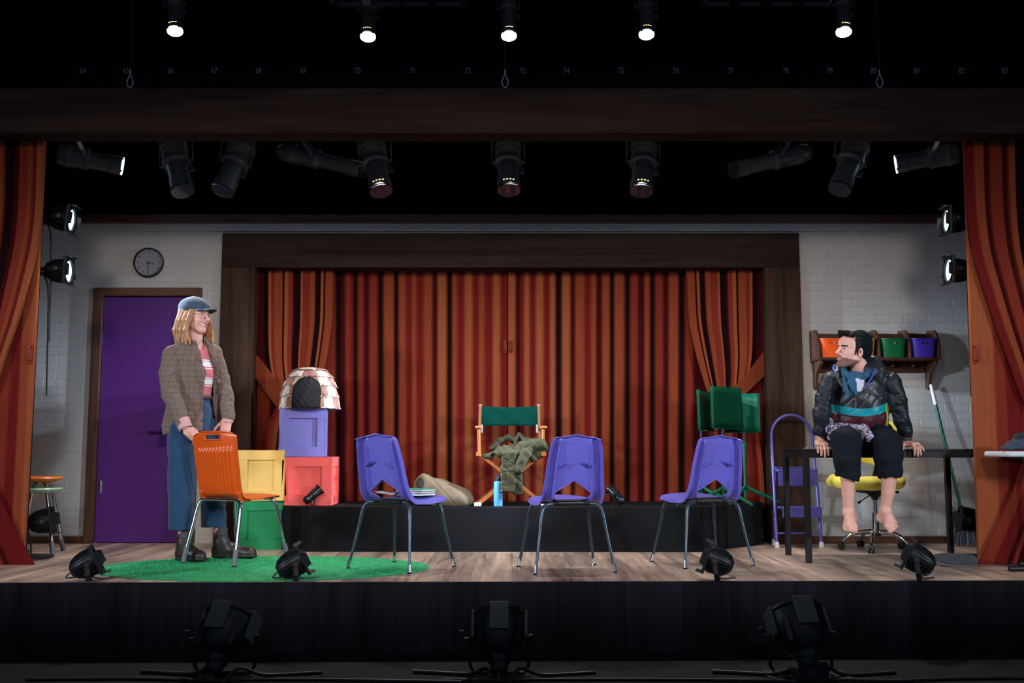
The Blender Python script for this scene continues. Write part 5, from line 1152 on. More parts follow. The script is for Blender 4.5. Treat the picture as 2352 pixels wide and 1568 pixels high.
# ================================================================== people
def frame(fwd, up=(0, 0, 1)):
    y = Vector(fwd).normalized(); x = y.cross(Vector(up)).normalized(); z = x.cross(y); return Matrix((x, y, z)).transposed()   # columns: right of face, forward, up
class Head:
    def __init__(s, c, fwd, up, sc): s.c = Vector(c); s.R = frame(fwd, up); s.sc = sc
    def p(s, x, y, z): return s.c+s.R @ Vector((x, y, z))*s.sc
    def loc(s, C): return ((C-np.array(s.c)) @ np.array(s.R))/s.sc
    def sculpt(s, f, smile=False, male=False):
        k = s.sc; E = lambda c, r, kk=.012, sub=False: f.ell(s.p(*c), [q*k for q in r], s.R, kk*k, sub)
        C = lambda a, b, ra, rb, kk=.008, sub=False: f.cone(s.p(*a), s.p(*b), ra*k, rb*k, kk*k, sub)
        E((0, -.015, .038), (.074, .094, .082), .001); E((0, .030, -.022), (.060, .060, .088), .03)
        E((0, .052, .045), (.052, .040, .045), .03)
        for sg in (-1, 1):
            C((sg*.052, -.002, -.055), (sg*.014, .066, -.098), .020 if male else .016, .018, .03)     # jaw
            E((sg*.040, .060, -.024), (.020, .020, .018), .02)                                           # cheekbone
            E((sg*.038, .056, -.05), (.018, .018, .022), .02)
            E((sg*.031, .094, .001), (.0155, .012, .0105), .010, True)                                   # socket
            C((sg*.016, .0905, .0195), (sg*.047, .074, .017), .0075 if male else .0055, .006, .009)   # brow
            C((sg*.020, .0865, .0085), (sg*.044, .0755, .0045), .0038, .0035, .004)                      # upper lid
            C((sg*.020, .0845, -.0085), (sg*.043, .0745, -.0075), .0032, .003, .005)                    # lower lid
            E((sg*.013, .0985, -.0355), (.0075, .010, .0068), .006)                                      # nostril wing
            E((sg*.006, .101, -.0425), (.003, .005, .003), .003, True)
            E((sg*.077, -.008, -.012), (.008, .019, .031), .006); E((sg*.083, -.003, -.010), (.006, .009, .018), .004, True); E((sg*.078, -.002, -.036), (.006, .008, .010), .006)
        E((0, .074, -.100), (.020, .018, .018), .02)                                                       # chin
        C((0, .088, .010), (0, .1165, -.0285), .0072, .0105, .008); E((0, .1165, -.0305), (.0100, .0095, .0085), .006)
        E((0, .082, -.058), (.030, .018, .022), .02)
        if smile:
            E((0, .097, -.0635), (.030, .020, .0100), .004, True)
            for sg in (-1, 1):
                C((sg*.033, .074, -.0465), (sg*.015, .0930, -.0540), .0032, .0040, .004); C((sg*.015, .0930, -.0540), (0, .0985, -.0560), .0040, .0042, .003)
                C((sg*.033, .074, -.0480), (sg*.019, .0870, -.0700), .0034, .0046, .004); C((sg*.019, .0870, -.0700), (0, .0940, -.0765), .0046, .0050, .003)
                E((sg*.042, .066, -.036), (.018, .018, .015), .012); C((sg*.020, .094, -.038), (sg*.037, .076, -.056), .0016, .0016, .006, True)
        else:
            C((-.018, .090, -.0600), (0, .0995, -.0585), .0042, .0056, .004); C((.018, .090, -.0600), (0, .0995, -.0585), .0042, .0056, .004)
            E((0, .101, -.0655), (.012, .006, .0022), .002, True)
            C((-.016, .088, -.071), (0, .0955, -.0725), .0045, .0066, .004); C((.016, .088, -.071), (0, .0955, -.0725), .0045, .0066, .004)
            E((0, .094, -.083), (.018, .006, .004), .006, True)
    def eyes(s, parent, org, look=(0, 1, 0)):
        for sg in (-1, 1):
            c = s.p(sg*.031, .0745, .0)-Vector(org); r = .0118*s.sc; o = MB(); o.ball(c, r, 10); 
            o.cur = 1; d = (s.R @ Vector(look)).normalized(); o.lathe([(0, r*1.03), (r*.25, r*1.01), (r*.48, r*.91), (r*.5, r*.87)], c=c, d=d, n=16); o.cur = 2
            o.lathe([(0, r*1.06), (r*.22, r*1.04), (r*.22, r*1.0)], c=c, d=d, n=12); o.build('eye', [M('eye_white', (.72, .68, .66), .25, var=.02), M('iris', (.05, .07, .08), .2), M('pupil', (.004,)*3, .15)], parent)
def hand(f, w, F, N, sd, curl, sc=1.0, spread=.10, thumb=(.5, .6, -.35), tc=.3, kw=.004):
    """w wrist, F towards the fingers, N back of the hand, sd = +1 when the thumb lies on the F x N side"""
    w, F, N = Vector(w), Vector(F).normalized(), Vector(N).normalized(); S = F.cross(N).normalized()*sd; N = (N-F*N.dot(F)).normalized()
    R = Matrix((S, F, N)).transposed(); L = .088*sc
    f.cone(w-F*.03*sc, w+F*.02*sc, .026*sc, .026*sc, .012, flat=(N, 1.35))
    f.rbox(w+F*(L*.55), (.039*sc, L*.52, .0135*sc), R, .0125*sc, .012)
    f.ell(w+F*L*.42+S*.026*sc-N*.008*sc, (.018*sc, .032*sc, .016*sc), R, .010)
    tips = []
    for i, (x, ln, r) in enumerate(((.029, .072, .0088), (.0105, .081, .009), (-.0085, .075, .0086), (-.027, .058, .0078))):
        a = w+F*(L*(1.0-(.02, 0, .03, .09)[i]))+S*x*sc; ang = spread*(1.2-i*.85); d = (F*math.cos(ang)+S*math.sin(ang)).normalized(); c = curl[i] if hasattr(curl[i], '__len__') else (curl[i],)*3
        f.ell(a+N*.002*sc, (r*1.15*sc,)*3, None, .006); q = 0; pts = [a]; rs = [r*1.05*sc]
        for j, fr in enumerate((.46, .30, .24)):
            q += c[j]; dd = d*math.cos(q)-N*math.sin(q); pts.append(pts[-1]+dd*ln*fr*sc); rs.append(r*sc*(.98, .90, .76)[j])
        f.chain(pts, rs, kw); f.ell(pts[1]+N*.0006, (rs[1]*1.1,)*3, None, .003); tips.append((pts, dd))
    a = w+F*L*.25+S*.028*sc-N*.006*sc; d = (S*thumb[0]+F*thumb[1]+N*thumb[2]).normalized(); b = a+d*.038*sc; d2 = (d+(-N*.5+F*.6-S*.3)*tc).normalized(); c_ = b+d2*.030*sc; e = c_+(d2+(-N*.4+F*.3-S*.3)*tc).normalized()*.022*sc
    f.chain([a, b, c_, e], [.0145*sc, .0108*sc, .0098*sc, .0078*sc], kw+.002); return tips

# ------------------------------------------------------------------ the woman
skin = M('fair_skin', h('#e0aa9c'), .45, var=.06, vs=14, bump=.05, bs=300, spec=.4); lipm = M('rosy_lips', h('#bd7678'), .35, spec=.5); teethm = M('teeth', (.75, .72, .68), .2); gum = M('mouth_inside', (.12, .02, .025), .4); browm = M('blond_brow', h('#a57a66'), .7)
WY0 = 7.15
def W(px, py, dy=0.0): return P(px, py, WY0+dy)
worg = (W(470, 1290).x, WY0, 0)
wfw = Vector((.50, -.866, 0)); wrt = Vector((-.866, -.50, 0))     # torso facing, her right side
hd = Head(W(447, 725, -.02), (.94, -.34, -.03), (.05, 0, 1), 1.02)
s = SDF((W(355, 900).x, 6.82, -.0), (W(620, 900).x, 7.50, 1.86), .0033, zs=[(.04, .30, .006), (.30, .80, .02), (.80, .96, .0033), (.96, 1.30, .012), (1.30, 1.50, .006), (1.50, 1.82, .0027)], org=worg)
hd.sculpt(s, smile=True)
s.chain([hd.p(0, -.022, -.045), W(448, 778, .0), W(446, 800, .01)], [.056, .050, .058], .02)
s.chain([W(446, 812, .03), W(443, 860, .03), W(440, 930, .03), W(438, 985, .03)], [.10, .12, .11, .13], .03, flat=(wfw, 1.3))
s.cone(W(420, 812, -.03), W(476, 812, .09), .045, .045, .03)
s.chain([W(425, 985, -.03), W(420, 1100, -.05), W(422, 1215, -.07), W(423, 1262, -.07)], [.09, .06, .036, .034], .02)
s.chain([W(470, 985, .08), W(488, 1100, .1), W(504, 1210, .118), W(507, 1255, .118)], [.09, .06, .036, .034], .02)
# arms
s.chain([W(408, 818, -.045), W(392, 895, -.115), W(425, 975, -.20)], [.042, .036, .028], .01)
s.chain([W(488, 818, .12), W(515, 890, .12), W(521, 962, .06)], [.042, .036, .028], .01)
hand(s, W(427, 984, -.20), W(458, 1012, -.13)-W(427, 984, -.20), Vector((.2, -.9, .45)), -1, [(.35, .5, .3), (.4, .5, .3), (.4, .55, .3), (.45, .6, .3)], 1.0, .05, (.35, .9, -.35), .2)
hand(s, W(521, 963, .05), Vector((-.05, -.25, -.95)), Vector((.25, -.7, .2)), 1, [(.5, .9, .6)]*4, .95, .04, (.6, .6, -.1), .4)
def wpaint(C, fm):
    L = hd.loc(C); x, y, z = np.abs(L[:, 0]), L[:, 1], L[:, 2]; fm = fm*0
    face = (y > .05)
    zu = -.0560+8.5*x*x; zl = -.0765+26*x*x; th = .0052*(1-(x/.034)**2)
    fm[face & (y > .074) & (z < zu+th) & (z > zl-th*1.15) & (x < .0300) & (y > .0755)] = 1
    fm[face & (z < zu-.001) & (z > zl+.002) & (x < .027) & (y < .0955-10*x*x-.004)] = 3
    fm[face & (z > .017) & (z < .0235) & (x > .014) & (x < .046) & (y > .070)] = 4
    return fm
woman = s.build('person', [skin, lipm, teethm, gum, browm], None, wpaint); woman.location = worg
tag(woman, 'woman in a blue cap and tweed blazer standing with her hands on the orange chair', 'person')
hd.eyes(woman, worg, (.1, 1, .02))
to = MB(); a = [hd.p(.0265*math.sin(q), .0715+.0195*math.cos(q), -.0562+8*(.0265*math.sin(q))**2) for q in np.linspace(-1.3, 1.3, 14)]; b = [p-(hd.R @ Vector((0, 0, .0105)))*hd.sc for p in a]
to.add([p-Vector(worg) for p in a+b]+[p-Vector(worg)-hd.R @ Vector((0, .004, 0)) for p in a+b], [(i, i+1, i+15, i+14) for i in range(13)]+[(28+i, 28+i+14, 28+i+15, 28+i+1) for i in range(13)]); to.build('teeth', teethm, woman)
# eyeglasses
go = MB()
for sg in (-1, 1):
    pts = [hd.p(sg*.032+.0215*math.cos(q), .094-.25*abs(sg*.032+.0215*math.cos(q))**1.0*.35, -.002+.019*math.sin(q))-Vector(worg) for q in np.linspace(0, 2*math.pi, 22)]; go.tube(pts, .0011, 6)
    go.tube([hd.p(sg*.053, .086, .004)-Vector(worg), hd.p(sg*.072, .05, .004)-Vector(worg), hd.p(sg*.078, -.01, .0)-Vector(worg)], .0011, 6)
go.tube([hd.p(-.0105, .092, .0)-Vector(worg), hd.p(0, .0955, .003)-Vector(worg), hd.p(.0105, .092, .0)-Vector(worg)], .0011, 6); go.build('eyeglasses', M('thin_gold_wire', (.6, .45, .35), .25, .9), woman)
# hair
hairm = NT('strawberry_blond_hair'); co = hairm.coords((60, 60, 3)); nz = hairm.n('ShaderNodeTexNoise', i_Scale=2.0, i_Detail=3.0); hairm.l(co, nz.inputs['Vector']); cr = hairm.n('ShaderNodeValToRGB'); cr.color_ramp.elements[0].position = .3; cr.color_ramp.elements[1].position = .7
cr.color_ramp.elements[0].color = (*h('#74452a'), 1); cr.color_ramp.elements[1].color = (*h('#d09c70'), 1); hairm.l(nz.outputs[0], cr.inputs[0]); hairm.l(cr.outputs[0], hairm.b.inputs['Base Color']); hairm.b.inputs['Roughness'].default_value = .6; hairm.b.inputs['Specular IOR Level'].default_value = .25; hairm.bump(nz.outputs[0], .6, .004); hairm = hairm.m
s = SDF((W(385, 900).x, 6.95, 1.38), (W(500, 900).x, 7.42, 1.80), .003, org=worg); r_ = random.Random(11)
s.ell(hd.p(0, -.022, .035), (.083, .098, .088), hd.R, .01); s.cone(hd.p(0, -.06, .0), hd.p(0, -.075, -.11), .07, .055, .02, flat=(hd.R @ Vector((0, 1, 0)), 1.4))
for i in range(56):
    t_ = i/55; sg = -1 if i % 2 else 1
    # near side (her right, towards the camera) and far side curtains of hair
    yy = .030-.107*((i//2)/27.0); x0 = sg*(.074+r_.uniform(0, .007)); zl = -.155-r_.uniform(0, .045)-(.015 if yy > -.01 else 0)
    a = hd.p(x0*.92, yy+.008, .03); b = hd.p(x0*1.12, yy*.95-.0, -.045); c = hd.p(x0*1.16+r_.uniform(-.01, .008), yy-.012+r_.uniform(-.01, .01), -.11); d_ = hd.p(x0*1.02+r_.uniform(-.012, .012), yy+.004+r_.uniform(-.012, .018), zl)
    s.chain([a, b, c, d_], [.009, .0115, .0110, .004], .009)
for i in range(9):
    j_ = i*.006; s.chain([hd.p(-.070, .012+j_, .02), hd.p(-.080, .028+j_, -.05), hd.p(-.088+r_.uniform(-.006, .006), .042+j_, -.11), hd.p(-.086+r_.uniform(-.008, .008), .058+j_*1.1, -.165-r_.uniform(0, .02))], [.008, .011, .012, .005], .008)
s.ell(hd.p(.012, .085, -.02), (.062, .085, .095), hd.R, .008, True)    # keep the face free
s.disp(lambda x, y, z: .0007*np.sin(x*620+12*np.sin(z*12))+.0007*np.sin(y*660+9*np.sin(z*13)))
s.build('hair', hairm, woman)
# cap
capm = M('washed_blue_cotton', h('#34485a'), .85, var=.25, vs=16, bump=.3, bs=150, sheen=.15)
s = SDF((W(395, 900).x, 6.95, 1.62), (W(515, 900).x, 7.42, 1.87), .0028, org=worg)
s.ell(hd.p(0, -.010, .050), (.093, .117, .086), hd.R, .004)
s.cut(hd.p(0, .07, .040), -(hd.R @ Vector((0, -.20, 1))), lo=(W(395, 900).x, 6.95, 1.62), hi=(W(515, 900).x, 7.42, 1.87))
s.cone(hd.p(0, -.012, .060), hd.p(0, -.012, .134), .0, .0, .001)
for x_, y_, z_ in ((0, .145, .0365), (.03, .138, .034), (-.03, .138, .034), (.052, .115, .029), (-.052, .115, .029)):
    pass

s.ell(hd.p(0, -.016, .134), (.006, .006, .004), hd.R, .003); s.disp(folds(.0012, 60, 50, 50)); s.disp(creases(.003, 40, 30, 30, 1)); hx_ = hd.R @ Vector((1, 0, 0)); hy_ = hd.R @ Vector((0, 1, 0)); hc_ = hd.c
s.disp(lambda x, y, z: .0013*np.exp(-(((np.sin(3*np.arctan2((x-hc_.x)*hx_.x+(y-hc_.y)*hx_.y, (x-hc_.x)*hy_.x+(y-hc_.y)*hy_.y)))/.06)**2)))
cp_ = s.build('baseball_cap', capm, woman)
def brim(u, v, dz=0):
    a = (u-.5)*2; x = .066*math.sin(a*1.25)*(1-.10*v); y0 = .100*math.cos(a*1.0)-.008; return hd.p(x, y0+v*.082*math.sqrt(max(0, 1-a*a*.93)), .045-.020*a*a-.004*v+dz)-Vector(worg)
mb = MB(); mb.grid(brim, 24, 10); mb.build('brim', capm, cp_, solid=.0045)
mb = MB(); mb.grid(lambda u, v: brim(.04+.92*u, .05+v*.93, -.0035), 24, 8); mb.build('brim_underside', M('dark_brim_lining', (.05, .045, .05), .8), cp_, solid=.0012)
if 0: mb.grid(lambda u, v: hd.p(-.056+.112*u, .085+v*(.080-.25*abs(u-.5)**2*.9), .0365-.002*v-.10*(u-.5)**2*.3)-Vector(worg), 12, 8); mb.build('brim_underside', M('dark_brim_lining', (.05, .045, .05), .8), cp_, solid=.0015)
mb = MB()
for a_ in (-.6, .6, 2.2, -2.2): mb.lathe([(.0028, 0), (.0028, .0015), (0, .0015)], c=hd.p(.070*math.sin(a_), -.018+.075*math.cos(a_), .101)-Vector(worg), d=hd.R @ Vector((math.sin(a_)*.7, math.cos(a_)*.7, .7)), n=10)
mb.build('eyelet', M('dark_eyelet', (.012, .015, .02), .5), cp_)
# sweater (pink with white bands), jacket, jeans
def stripe_mat():
    t = NT('pink_striped_knit'); tc = t.n('ShaderNodeTexCoord'); sx = t.n('ShaderNodeSeparateXYZ'); t.l(tc.outputs['Object'], sx.inputs[0]); cr = t.n('ShaderNodeValToRGB'); cr.color_ramp.interpolation = 'CONSTANT'
    zz = lambda py: W(475, py, -.12).z; a, b = zz(910), zz(790); mr = t.n('ShaderNodeMapRange'); mr.inputs['From Min'].default_value = a; mr.inputs['From Max'].default_value = b; t.l(sx.outputs['Z'], mr.inputs[0]); t.l(mr.outputs[0], cr.inputs[0])
    pk_, wh_, dk_ = (*h('#d0707a'), 1), (.80, .78, .80, 1), (*h('#a04050'), 1); u = lambda py: (zz(py)-a)/(b-a)
    L = [(0, pk_), (u(885), wh_), (u(882.5), pk_), (u(880), wh_), (u(868), dk_), (u(866.5), wh_), (u(864), pk_), (u(845), wh_), (u(842.5), pk_), (u(839.5), wh_), (u(827), dk_), (u(825.5), wh_), (u(823), pk_)]
    e = cr.color_ramp.elements; e[0].position = 0; e[0].color = L[0][1]; e[1].position = L[1][0]; e[1].color = L[1][1]
    for p_, c_ in L[2:]: n_ = e.new(p_); n_.color = c_
    nz = t.n('ShaderNodeTexNoise', i_Scale=220.0); t.l(tc.outputs['Object'], nz.inputs['Vector']); t.bump(nz.outputs[0], .3, .002); t.l(cr.outputs[0], t.b.inputs['Base Color']); t.b.inputs['Roughness'].default_value = .85; return t.m
def tweed():
    t = NT('brown_tweed_check'); tc = t.n('ShaderNodeTexCoord'); sx = t.n('ShaderNodeSeparateXYZ'); t.l(tc.outputs['Object'], sx.inputs[0])
    def lines(src, freq, pw):
        m = t.n('ShaderNodeMath', operation='MULTIPLY', i_1=freq); t.l(src, m.inputs[0]); s_ = t.n('ShaderNodeMath', operation='SINE'); t.l(m.outputs[0], s_.inputs[0]); q = t.n('ShaderNodeMath', operation='GREATER_THAN', i_1=pw); t.l(s_.outputs[0], q.inputs[0]); return q.outputs[0]
    ad = t.n('ShaderNodeMath', operation='ADD'); t.l(sx.outputs['X'], ad.inputs[0]); ym = t.n('ShaderNodeMath', operation='MULTIPLY', i_1=-.9); t.l(sx.outputs['Y'], ym.inputs[0]); t.l(ym.outputs[0], ad.inputs[1])
    a, b = lines(ad.outputs[0], 2*math.pi/.038, .80), lines(sx.outputs['Z'], 2*math.pi/.038, .80); c, d = lines(ad.outputs[0], 2*math.pi/.0075, .2), lines(sx.outputs['Z'], 2*math.pi/.0075, .2)
    s1 = t.n('ShaderNodeMath', operation='ADD'); t.l(a, s1.inputs[0]); t.l(b, s1.inputs[1]); s2 = t.n('ShaderNodeMath', operation='ADD'); t.l(c, s2.inputs[0]); t.l(d, s2.inputs[1])
    m1 = t.n('ShaderNodeMix', data_type='RGBA'); m1.inputs[6].default_value = (*h('#7c685e'), 1); m1.inputs[7].default_value = (*h('#52423d'), 1); q = t.n('ShaderNodeMath', operation='MULTIPLY', i_1=.38); t.l(s2.outputs[0], q.inputs[0]); t.l(q.outputs[0], m1.inputs[0])
    m2 = t.n('ShaderNodeMix', data_type='RGBA'); m2.inputs[7].default_value = (*h('#45322f'), 1); t.l(m1.outputs[2], m2.inputs[6]); q2 = t.n('ShaderNodeMath', operation='MULTIPLY', i_1=.27); t.l(s1.outputs[0], q2.inputs[0]); t.l(q2.outputs[0], m2.inputs[0])
    nz = t.n('ShaderNodeTexNoise', i_Scale=160.0); t.l(tc.outputs['Object'], nz.inputs['Vector']); t.bump(nz.outputs[0], .3, .002); t.l(m2.outputs[2], t.b.inputs['Base Color']); t.b.inputs['Roughness'].default_value = .9; t.b.inputs['Sheen Weight'].default_value = .15; return t.m
lo_, hi_ = (W(350, 900).x, 6.80, .85), (W(575, 900).x, 7.48, 1.56)
s = SDF(lo_, hi_, .005, org=worg); tors = [W(446, 812, .03), W(444, 860, .03), W(441, 915, .035)]
s.chain(tors, [.126, .142, .126], .03, flat=(wfw, 1.28)); s.cone(W(414, 812, -.03), W(482, 812, .10), .062, .062, .04); s.ell(W(456, 856, .015), (.085, .06, .045), None, .04)
s.cut(W(470, 912, 0), (0, 0, -1)); vn = W(470, 806, -.1)
s.cone(W(452, 776, -.03), W(471, 808, -.045), .052, .006, .004, sub=True)
s.cone(W(447, 760, .0), W(449, 790, .0), .066, .066, .01, sub=True); s.disp(folds(.0012, 30, 30, 50)); s.build('sweater', stripe_mat(), woman)
twd = tweed(); s = SDF(lo_, hi_, .0042, org=worg)
tj = [W(446, 813, .03), W(443, 860, .035), W(440, 915, .04), W(437, 980, .04)]
s.chain(tj, [.150, .168, .160, .192], .03, flat=(wfw, 1.25)); s.cone(W(408, 812, -.05), W(486, 812, .12), .066, .064, .03)
s.cut(W(430, 994, 0), (.10, .0, -1))
s.chain(tj, [.112, .152, .146, .180], .002, sub=True, flat=(wfw, 1.25))   # hollow lining
# open front: remove a wedge and hollow the inside
for (px0, py0, w0, d0), (px1, py1, w1, d1) in (((464, 782, .036, -.05), (483, 850, .042, -.01)), ((483, 850, .042, -.01), (485, 915, .058, .0)), ((485, 915, .058, .0), (484, 1030, .080, .01))):
    a, b = W(px0, py0, d0), W(px1, py1, d1); s.cone(a, b, w0, w1, .006, sub=True)
s.cone(W(447, 752, 0), W(449, 795, 0), .060, .060, .01, sub=True)
s.mat = 0
# sleeves
s.chain([W(397, 815, -.06), W(389, 858, -.10), W(392, 905, -.13), W(417, 960, -.18), W(421, 972, -.19)], [.070, .070, .062, .052, .050], .006); s.cone(W(418, 966, -.185), W(430, 990, -.21), .034, .040, .003, sub=True)
s.chain([W(490, 812, .12), W(508, 870, .13), W(520, 915, .11), W(524, 958, .07)], [.064, .060, .054, .048], .006); s.cone(W(523, 955, .07), W(524, 985, .06), .034, .038, .003, sub=True)
# lapels and collar
def lap(pts, rs, n): s.chain(pts, rs, .002, flat=(n, 5.0))
n1 = (wfw+wrt*.35); n2 = (wfw-wrt*.35)
lap([W(426, 797, -.078), W(440, 826, -.098), W(457, 872, -.075)], [.028, .034, .010], n1); lap([W(484, 797, .005), W(497, 835, .03), W(503, 882, .045)], [.020, .022, .010], n2)
lap([W(428, 780, -.04), W(420, 792, -.068)], [.024, .028], n1); lap([W(474, 782, .02), W(485, 796, .01)], [.022, .024], n2); s.chain([W(424, 777, .0), W(440, 776, .06), W(462, 779, .07), W(474, 784, .03)], [.022, .024, .024, .02], .008)
s.rbox(W(424, 950, -.185), (.05, .006, .008), None, .004, .003)
s.disp(folds(.0020, 20, 15, 42)); s.disp(creases(.006, 16, 12, 30, 1)); s.disp(creases(.004, -20, 22, 44, 2)); s.disp(folds(.0012, 12, 40, 100, 2), lo=(W(365, 900).x, 6.8, .9), hi=(W(408, 900).x, 7.3, 1.45))
jk_ = s.build('jacket', twd, woman)
s = SDF((W(400, 900).x, 6.85, .86), (W(545, 900).x, 7.4, 1.06), .0033, org=worg); s.chain([W(420, 967, -.19), W(427, 985, -.205)], [.048, .046], .004); s.cone(W(422, 972, -.19), W(432, 997, -.215), .036, .038, .003, sub=True); s.cut(W(427, 985, -.2), (W(427, 985, -.2)-W(420, 967, -.19)))
s.build('shirt_cuff', M('pink_cotton_cuff', h('#c99a98'), .8), woman); s = SDF((W(400, 900).x, 6.85, .86), (W(545, 900).x, 7.4, 1.06), .0033, org=worg); s.chain([W(523, 955, .07), W(522, 970, .06)], [.042, .04], .004); s.cone(W(523, 950, .07), W(521, 990, .05), .032, .035, .003, sub=True); s.cut(W(522, 971, .06), (0, 0, -1), lo=(W(508, 900).x, 7.0, .86), hi=(W(545, 900).x, 7.4, 1.06)); s.build('shirt_cuff', M('pink_cotton_cuff', h('#c99a98'), .8), woman)
denim = M('blue_denim', h('#123a5c'), .9, var=.30, vs=5, bump=.4, bs=260, sheen=.2)
s = SDF((W(365, 900).x, 6.85, .10), (W(545, 900).x, 7.48, 1.18), .005, org=worg)
s.chain([W(441, 912, .035), W(440, 950, .035), W(440, 985, .03)], [.118, .138, .148], .03, flat=(wfw, 1.2)); s.cut(W(440, 913, 0), (0, 0, 1))
s.chain([W(420, 985, -.03), W(419, 1040, -.05), W(418, 1120, -.06), W(417, 1230, -.075)], [.104, .100, .090, .084], .012)
s.chain([W(470, 985, .08), W(482, 1050, .10), W(489, 1130, .12), W(491, 1230, .13)], [.096, .092, .086, .086], .006)
s.cut(W(417, 1215, -.07), (0, 0, -1)); s.cone(W(417, 1190, -.075), W(417, 1240, -.075), .074, .080, .003, sub=True); s.cone(W(491, 1190, .13), W(491, 1240, .13), .074, .080, .003, sub=True)
s.disp(folds(.0032, 14, 10, 9, 1)); s.disp(creases(.007, 12, 8, 10, 2), lo=(-9, 0, .34), hi=(9, 20, 1.3)); s.disp(folds(.0015, 50, 35, 14))
zh = W(417, 1200, -.07).z; s.disp(lambda x, y, z: .0016*np.exp(-((z-zh)/.0022)**2)); 
s.disp(lambda x, y, z: -.004*np.exp(-((z-W(440, 915).z)/.012)**2)); s.build('jeans', denim, woman)
mb = MB(); mb.tube([W(466, 918, -.152)-Vector(worg), W(484, 940, -.17)-Vector(worg), W(482, 968, -.17)-Vector(worg), W(472, 985, -.16)-Vector(worg)], .003, 6).build('fly_seam', M('pale_denim_seam', h('#2d5d86'), .8), woman)
bl = MB(); mids = []
for q in np.linspace(0, 2*math.pi, 28, endpoint=False): mids.append(W(441, 911, .035)+wrt*.134*math.cos(q)+wfw*.118*math.sin(q)-Vector(worg))
bl.add([p+Vector((0, 0, dz)) for dz in (-.014, .014) for p in mids], [(i, (i+1) % 28, 28+(i+1) % 28, 28+i) for i in range(28)]); bl.build('braided_belt', M('braided_belt', h('#6a4446'), .6, var=.6, vs=60, bump=.8, bs=130), woman, solid=.006)
# boots and socks
bootm = M('dark_brown_leather', (.022, .016, .014), .42, var=.3, vs=12, bump=.15, bs=60); sole_m = M('black_rubber_sole', (.012, .012, .013), .6); gore = M('black_elastic', (.006, .006, .007), .8); sockm = M('charcoal_sock', (.06, .06, .068), .9, bump=.4, bs=200)
def boot(heel, toe, dy, nm):
    hx, tx = W(heel[0], heel[1], dy), W(toe[0], toe[1], toe[2]); hx.z = tx.z = .014; d_ = (tx-hx).normalized(); n_ = Vector((-d_.y, d_.x, 0)); L = (tx-hx).length
    s = SDF((min(hx.x, tx.x)-.08, min(hx.y, tx.y)-.09, .0), (max(hx.x, tx.x)+.08, max(hx.y, tx.y)+.09, .27), .004, org=worg)
    U = Vector((0, 0, 1)); s.mat = 0
    s.chain([hx+d_*.02+U*.045, hx+d_*L*.45+U*.045, tx-d_*.055+U*.032], [.038, .040, .040], .02); s.ell(tx-d_*.055+U*.034, (.050, .044, .034), Matrix((d_, n_, U)).transposed(), .015)
    s.chain([hx+d_*.035+U*.05, hx+d_*.045+U*.12, hx+d_*.045+U*.16], [.042, .047, .050], .03); s.chain([hx+d_*.05+U*.09, hx+d_*L*.5+U*.055], [.04, .035], .03)
    s.cone(hx+d_*.045+U*.135, hx+d_*.045+U*.2, .040, .043, .003, sub=True)
    s.mat = 2; s.rbox(hx+d_*.045+U*.125, (.022, .0505, .035), Matrix((d_, n_, U)).transposed(), .006, .002); s.mat = 0
    s.cut((0, 0, .168), (0, 0, 1)); s.mat = 1
    s.cone(hx+d_*.022+U*.014, hx+d_*L*.5+U*.014, .042, .040, .004, flat=(U, 3.4)); s.cone(hx+d_*L*.5+U*.014, tx-d_*.045+U*.014, .040, .049, .004, flat=(U, 3.6)); s.mat = 1; s.cone(hx+d_*.02+U*.010, hx+d_*.05+U*.010, .04, .04, .003, flat=(U, 4.0)); s.cut((0, 0, .0055), (0, 0, -1))
    s.build('boot', [bootm, sole_m, gore], woman)
    a = hx+d_*.045; q = MB(); off = Vector(worg); q.tube([a+U*.12-off, a+U*.17-off, a+U*.205-off, a+U*.21-off], [.040, .043, .042, .036], 20).build('sock', sockm, woman)
boot((410, 1290), (472, 1289, -.14), -.05, 'r'); boot((492, 1278), (590, 1279, .10), .12, 'l')
# necklace
mb = MB(); mb.tube([W(437, 786, -.075)-Vector(worg), W(448, 790, -.085)-Vector(worg), W(457, 789, -.09)-Vector(worg), W(465, 781, -.07)-Vector(worg)], .0014, 6); mb.ball(W(456, 793, -.10)-Vector(worg), .0035, 6); mb.build('necklace', M('silver', (.8, .8, .82), .2, 1), woman)

# ------------------------------------------------------------------ the man
skinm = M('light_skin', h('#d9a594'), .45, var=.07, vs=14, bump=.06, bs=260, spec=.4); stub = M('dark_stubble', h('#84625a'), .8, var=.3, vs=90, spec=.15); blackhair = M('black_hair', (.012, .009, .008), .7, spec=.15, var=.4, vs=60, bump=.6, bs=90); lip2 = M('man_lips', h('#bc7a76'), .5)
MY0 = 7.1
def G(px, py, dy=0.0): return P(px, py, MY0+dy)
morg = (G(1985, 1000).x, MY0, 0)
hm_ = Head(G(1957, 805, -.03), (-.93, -.36, .10), (.10, -.05, 1), 1.06)
s = SDF((G(1845, 1000).x, 6.52, .13), (G(2140, 1000).x, 7.42, 1.66), .0034, zs=[(.13, .62, .0036), (.62, .70, .008), (.70, .86, .0032), (.86, 1.30, .012), (1.30, 1.66, .0027)], org=morg)
hm_.sculpt(s, male=True)
s.chain([hm_.p(0, -.03, -.04), G(1972, 838, .0), G(1976, 858, .03)], [.062, .060, .075], .02)
s.chain([G(1975, 890, .07), G(1975, 940, .12), G(1976, 990, .18)], [.12, .12, .13], .02, flat=((0, 1, 0), 1.3)); s.cone(G(1918, 878, .03), G(2034, 880, .03), .045, .045, .02)
